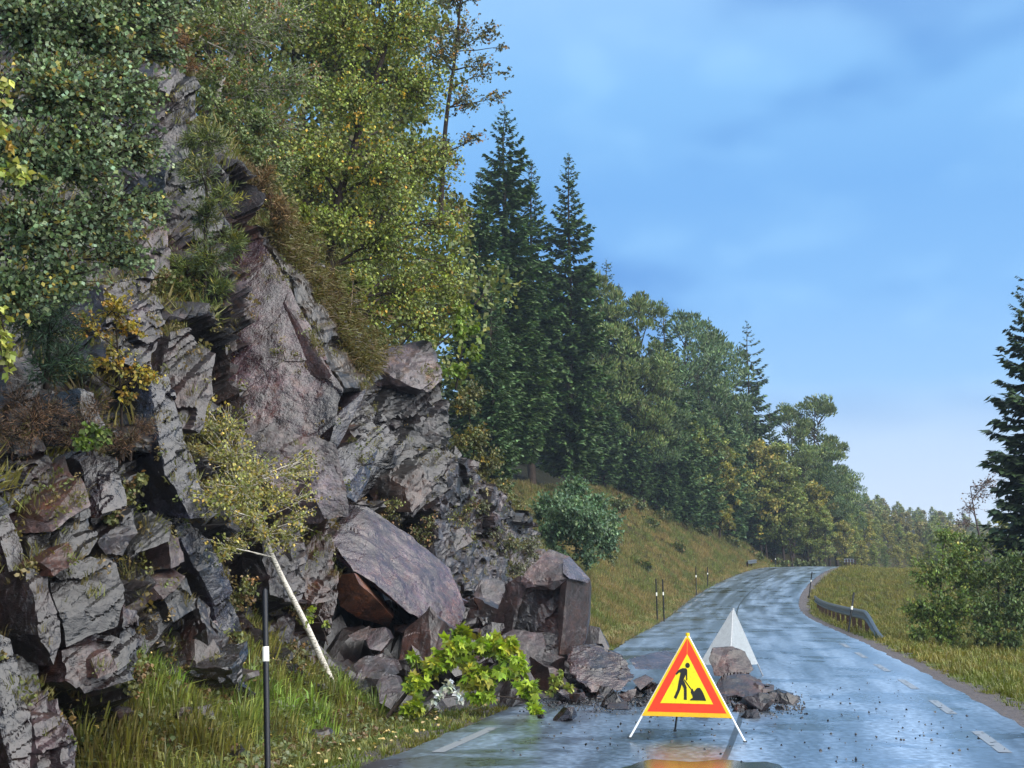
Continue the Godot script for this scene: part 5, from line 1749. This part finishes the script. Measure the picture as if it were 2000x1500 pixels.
func build_grass() -> void:
	var white := [Color(1, 1, 1), Color(0.9, 0.92, 0.85)]
	var short := tuft(301, 16, 0.13, 0.16, white)
	var tall := tuft(302, 18, 0.42, 0.2, white, 0.9)
	var low := tuft(303, 14, 0.22, 0.3, white, 0.8)
	rng.seed = 66
	spread("verge_grass", short, 9000, 6.0, 40.0, -4.3, -3.0, 0.5, 1.1, [Color(0.44, 0.42, 0.18), Color(0.38, 0.43, 0.17)], "short green and straw grass on the verge under the cliff")
	spread("talus_grass", low, 5200, 7.5, 16.5, -6.4, -3.9, 0.5, 1.2, [Color(0.46, 0.52, 0.24), Color(0.50, 0.46, 0.26)], "grass and weeds on the slope at the foot of the cliff")
	spread("tall_grass", tall, 420, 9.6, 14.5, -6.4, -4.3, 0.5, 1.2, [Color(0.52, 0.62, 0.26), Color(0.52, 0.50, 0.24)], "taller bright grass at the foot of the cliff")
	spread("bank_grass", low, 26000, 30.0, 112.0, -13.0, -3.1, 0.7, 1.5, [Color(0.58, 0.51, 0.32), Color(0.43, 0.47, 0.24)], "yellow brown grass on the bank below the forest")
	spread("field_grass", low, 26000, 14.0, 112.0, 3.5, 22.0, 0.6, 1.4, [Color(0.52, 0.48, 0.22), Color(0.42, 0.45, 0.17)], "yellow green grass on the field beside the road")
	spread("field_grass", short, 9000, 8.0, 60.0, 3.3, 6.0, 0.6, 1.2, [Color(0.50, 0.46, 0.2), Color(0.42, 0.46, 0.17)], "short grass on the verge by the open lane")
	# hanging grass on the mossy flank and over the crest of the cliff
	var where: Array[Transform3D] = []
	var tints := PackedColorArray()
	for i in 2600:
		var s := rng.randf_range(8.0, 36.0)
		var face := crest(s) / sin(1.31)
		var p := wall_point(s, face + rng.randf_range(-0.35, 3.4), [])
		where.append(Transform3D(Basis.from_euler(Vector3(rng.randf_range(-0.4, 0.4), rng.randf() * TAU, rng.randf_range(-0.9, 0.1))).scaled(Vector3.ONE * rng.randf_range(0.6, 1.5)), p))
		tints.push_back(Color(0.46, 0.41, 0.2).lerp(Color(0.40, 0.42, 0.18), rng.randf()))
	for i in 1500:
		var t := rng.randf()
		var k := rng.randfn(0.0, 1.0)
		var p := at(lerpf(525, 725, t) + k * 24.0, lerpf(440, 735, t) - k * 22.0, lerpf(17.6, 17.6, t) + absf(k) * 0.25)
		where.append(Transform3D(Basis.from_euler(Vector3(rng.randf_range(-0.5, 0.5), rng.randf() * TAU, rng.randf_range(-2.2, -1.1))).scaled(Vector3.ONE * rng.randf_range(0.35, 0.9)), p))
		tints.push_back(Color(0.42, 0.34, 0.19).lerp(Color(0.38, 0.39, 0.17), rng.randf()))
	tag(scatter("crest_grass", low, where, tints, M.grass), "brown green moss and grass hanging over the cliff top", "grass", "", "stuff")
	# broad leaved weeds on the slope below the cliff, and leaves that the trees have shed
	rng.seed = 310
	var g := Geo.new()
	for i in 16:
		var d := dir()
		put_leaf(g, Vector3(d.x * 0.12, absf(d.y) * 0.2, d.z * 0.12), rng.randf_range(0.05, 0.1), "oval", tint(Color(1, 1, 0.95), 0.1), d)
	var weed := g.mesh()
	where = []
	tints = PackedColorArray()
	for i in 3200:
		var s := rng.randf_range(7.5, 17.5)
		var p := ground(s, rng.randf_range(-6.8, -3.9))
		where.append(Transform3D(Basis.from_euler(Vector3(rng.randf_range(-0.4, 0.4), rng.randf() * TAU, 0)).scaled(Vector3.ONE * rng.randf_range(0.35, 0.9)), p + Vector3.UP * 0.05))
		tints.push_back(Color(0.34, 0.40, 0.22).lerp(Color(0.46, 0.48, 0.38), rng.randf()) if rng.randf() < 0.75 else Color(0.42, 0.33, 0.22))
	tag(scatter("talus_weeds", weed, where, tints, M.leaf), "low leafy weeds on the slope at the foot of the cliff", "undergrowth", "", "stuff")
	where = []
	tints = PackedColorArray()
	for i in 2600:
		var s := rng.randf_range(8.0, 32.0)
		where.append(Transform3D(Basis.from_euler(Vector3(rng.randf_range(-0.6, 0.6), rng.randf() * TAU, rng.randf_range(-0.9, 0.0))).scaled(Vector3.ONE * rng.randf_range(0.3, 0.8)), wall_point(s, crest(s) * rng.randf() * 1.02, [])))
		tints.push_back(Color(0.40, 0.42, 0.2).lerp(Color(0.46, 0.36, 0.22), rng.randf()))
	tag(scatter("crack_weeds", weed, where, tints, M.leaf), "small leafy weeds rooted in the cracks of the cliff", "undergrowth", "", "stuff")
	var one := Geo.new()
	one.leaf(Vector3(-0.5, 0, 0), Vector3(1, 0, 0), Vector3(0, 0, 0.35), Vector3(0, 0.12, 0), Color.WHITE)
	where = []
	tints = PackedColorArray()
	for i in 2600:
		var s := rng.randf_range(7.5, 24.0)
		var p := wall_point(s, crest(s) * rng.randf(), []) if rng.randf() < 0.45 else ground(s, rng.randf_range(-6.4, -3.2)) + Vector3.UP * rng.randf_range(0.02, 0.12)
		where.append(Transform3D(Basis.from_euler(Vector3(rng.randf_range(-0.8, 0.8), rng.randf() * TAU, rng.randf_range(-0.8, 0.8))).scaled(Vector3.ONE * rng.randf_range(0.03, 0.06)), p + Vector3(0.04, 0.02, 0.02)))
		tints.push_back(Color(0.78, 0.68, 0.36).lerp(Color(0.72, 0.62, 0.5), rng.randf()))
	tag(scatter("fallen_leaves", one.mesh(), where, tints, M.leaf), "yellow and pale fallen leaves on the rocks and the verge", "leaves", "", "stuff")
	var where_b: Array[Transform3D] = []
	var tints_b := PackedColorArray()
	where = []
	tints = PackedColorArray()
	for p in ledges:
		var turned := Basis.from_euler(Vector3(rng.randf_range(-0.4, 0.4), rng.randf() * TAU, rng.randf_range(-0.7, 0.1)))
		if rng.randf() < 0.62:
			where.append(Transform3D(turned.scaled(Vector3.ONE * rng.randf_range(0.2, 0.65)), p))
			tints.push_back(Color(0.40, 0.33, 0.2).lerp(Color(0.42, 0.44, 0.22), rng.randf()))
		else:
			where_b.append(Transform3D(turned.scaled(Vector3.ONE * rng.randf_range(0.25, 0.7)), p))
			tints_b.push_back(Color(0.38, 0.43, 0.22).lerp(Color(0.50, 0.42, 0.28), rng.randf()))
	tag(scatter("ledge_grass", low, where, tints, M.grass), "brown and green grass tufts on the ledges of the rock", "grass", "", "stuff")
	tag(scatter("ledge_weeds", weed, where_b, tints_b, M.leaf), "small leafy plants on the ledges of the rock", "undergrowth", "", "stuff")
	# weeds in the cracks
	where = []
	tints = PackedColorArray()
	for i in 4000:
		var s := rng.randf_range(8.0, 35.0)
		var h := crest(s) * rng.randf()
		if lumps.get_noise_2d(s * 3.0, h * 3.0) < -0.1:
			continue
		where.append(Transform3D(Basis.from_euler(Vector3(rng.randf_range(-0.5, 0.5), rng.randf() * TAU, rng.randf_range(-0.9, 0.0))).scaled(Vector3.ONE * rng.randf_range(0.25, 0.8)), wall_point(s, h, [])))
		tints.push_back(Color(0.36, 0.30, 0.17).lerp(Color(0.38, 0.38, 0.2), rng.randf()))
	tag(scatter("crack_undergrowth", low, where, tints, M.grass), "tufts of weeds growing in the cracks of the cliff", "undergrowth", "", "stuff")
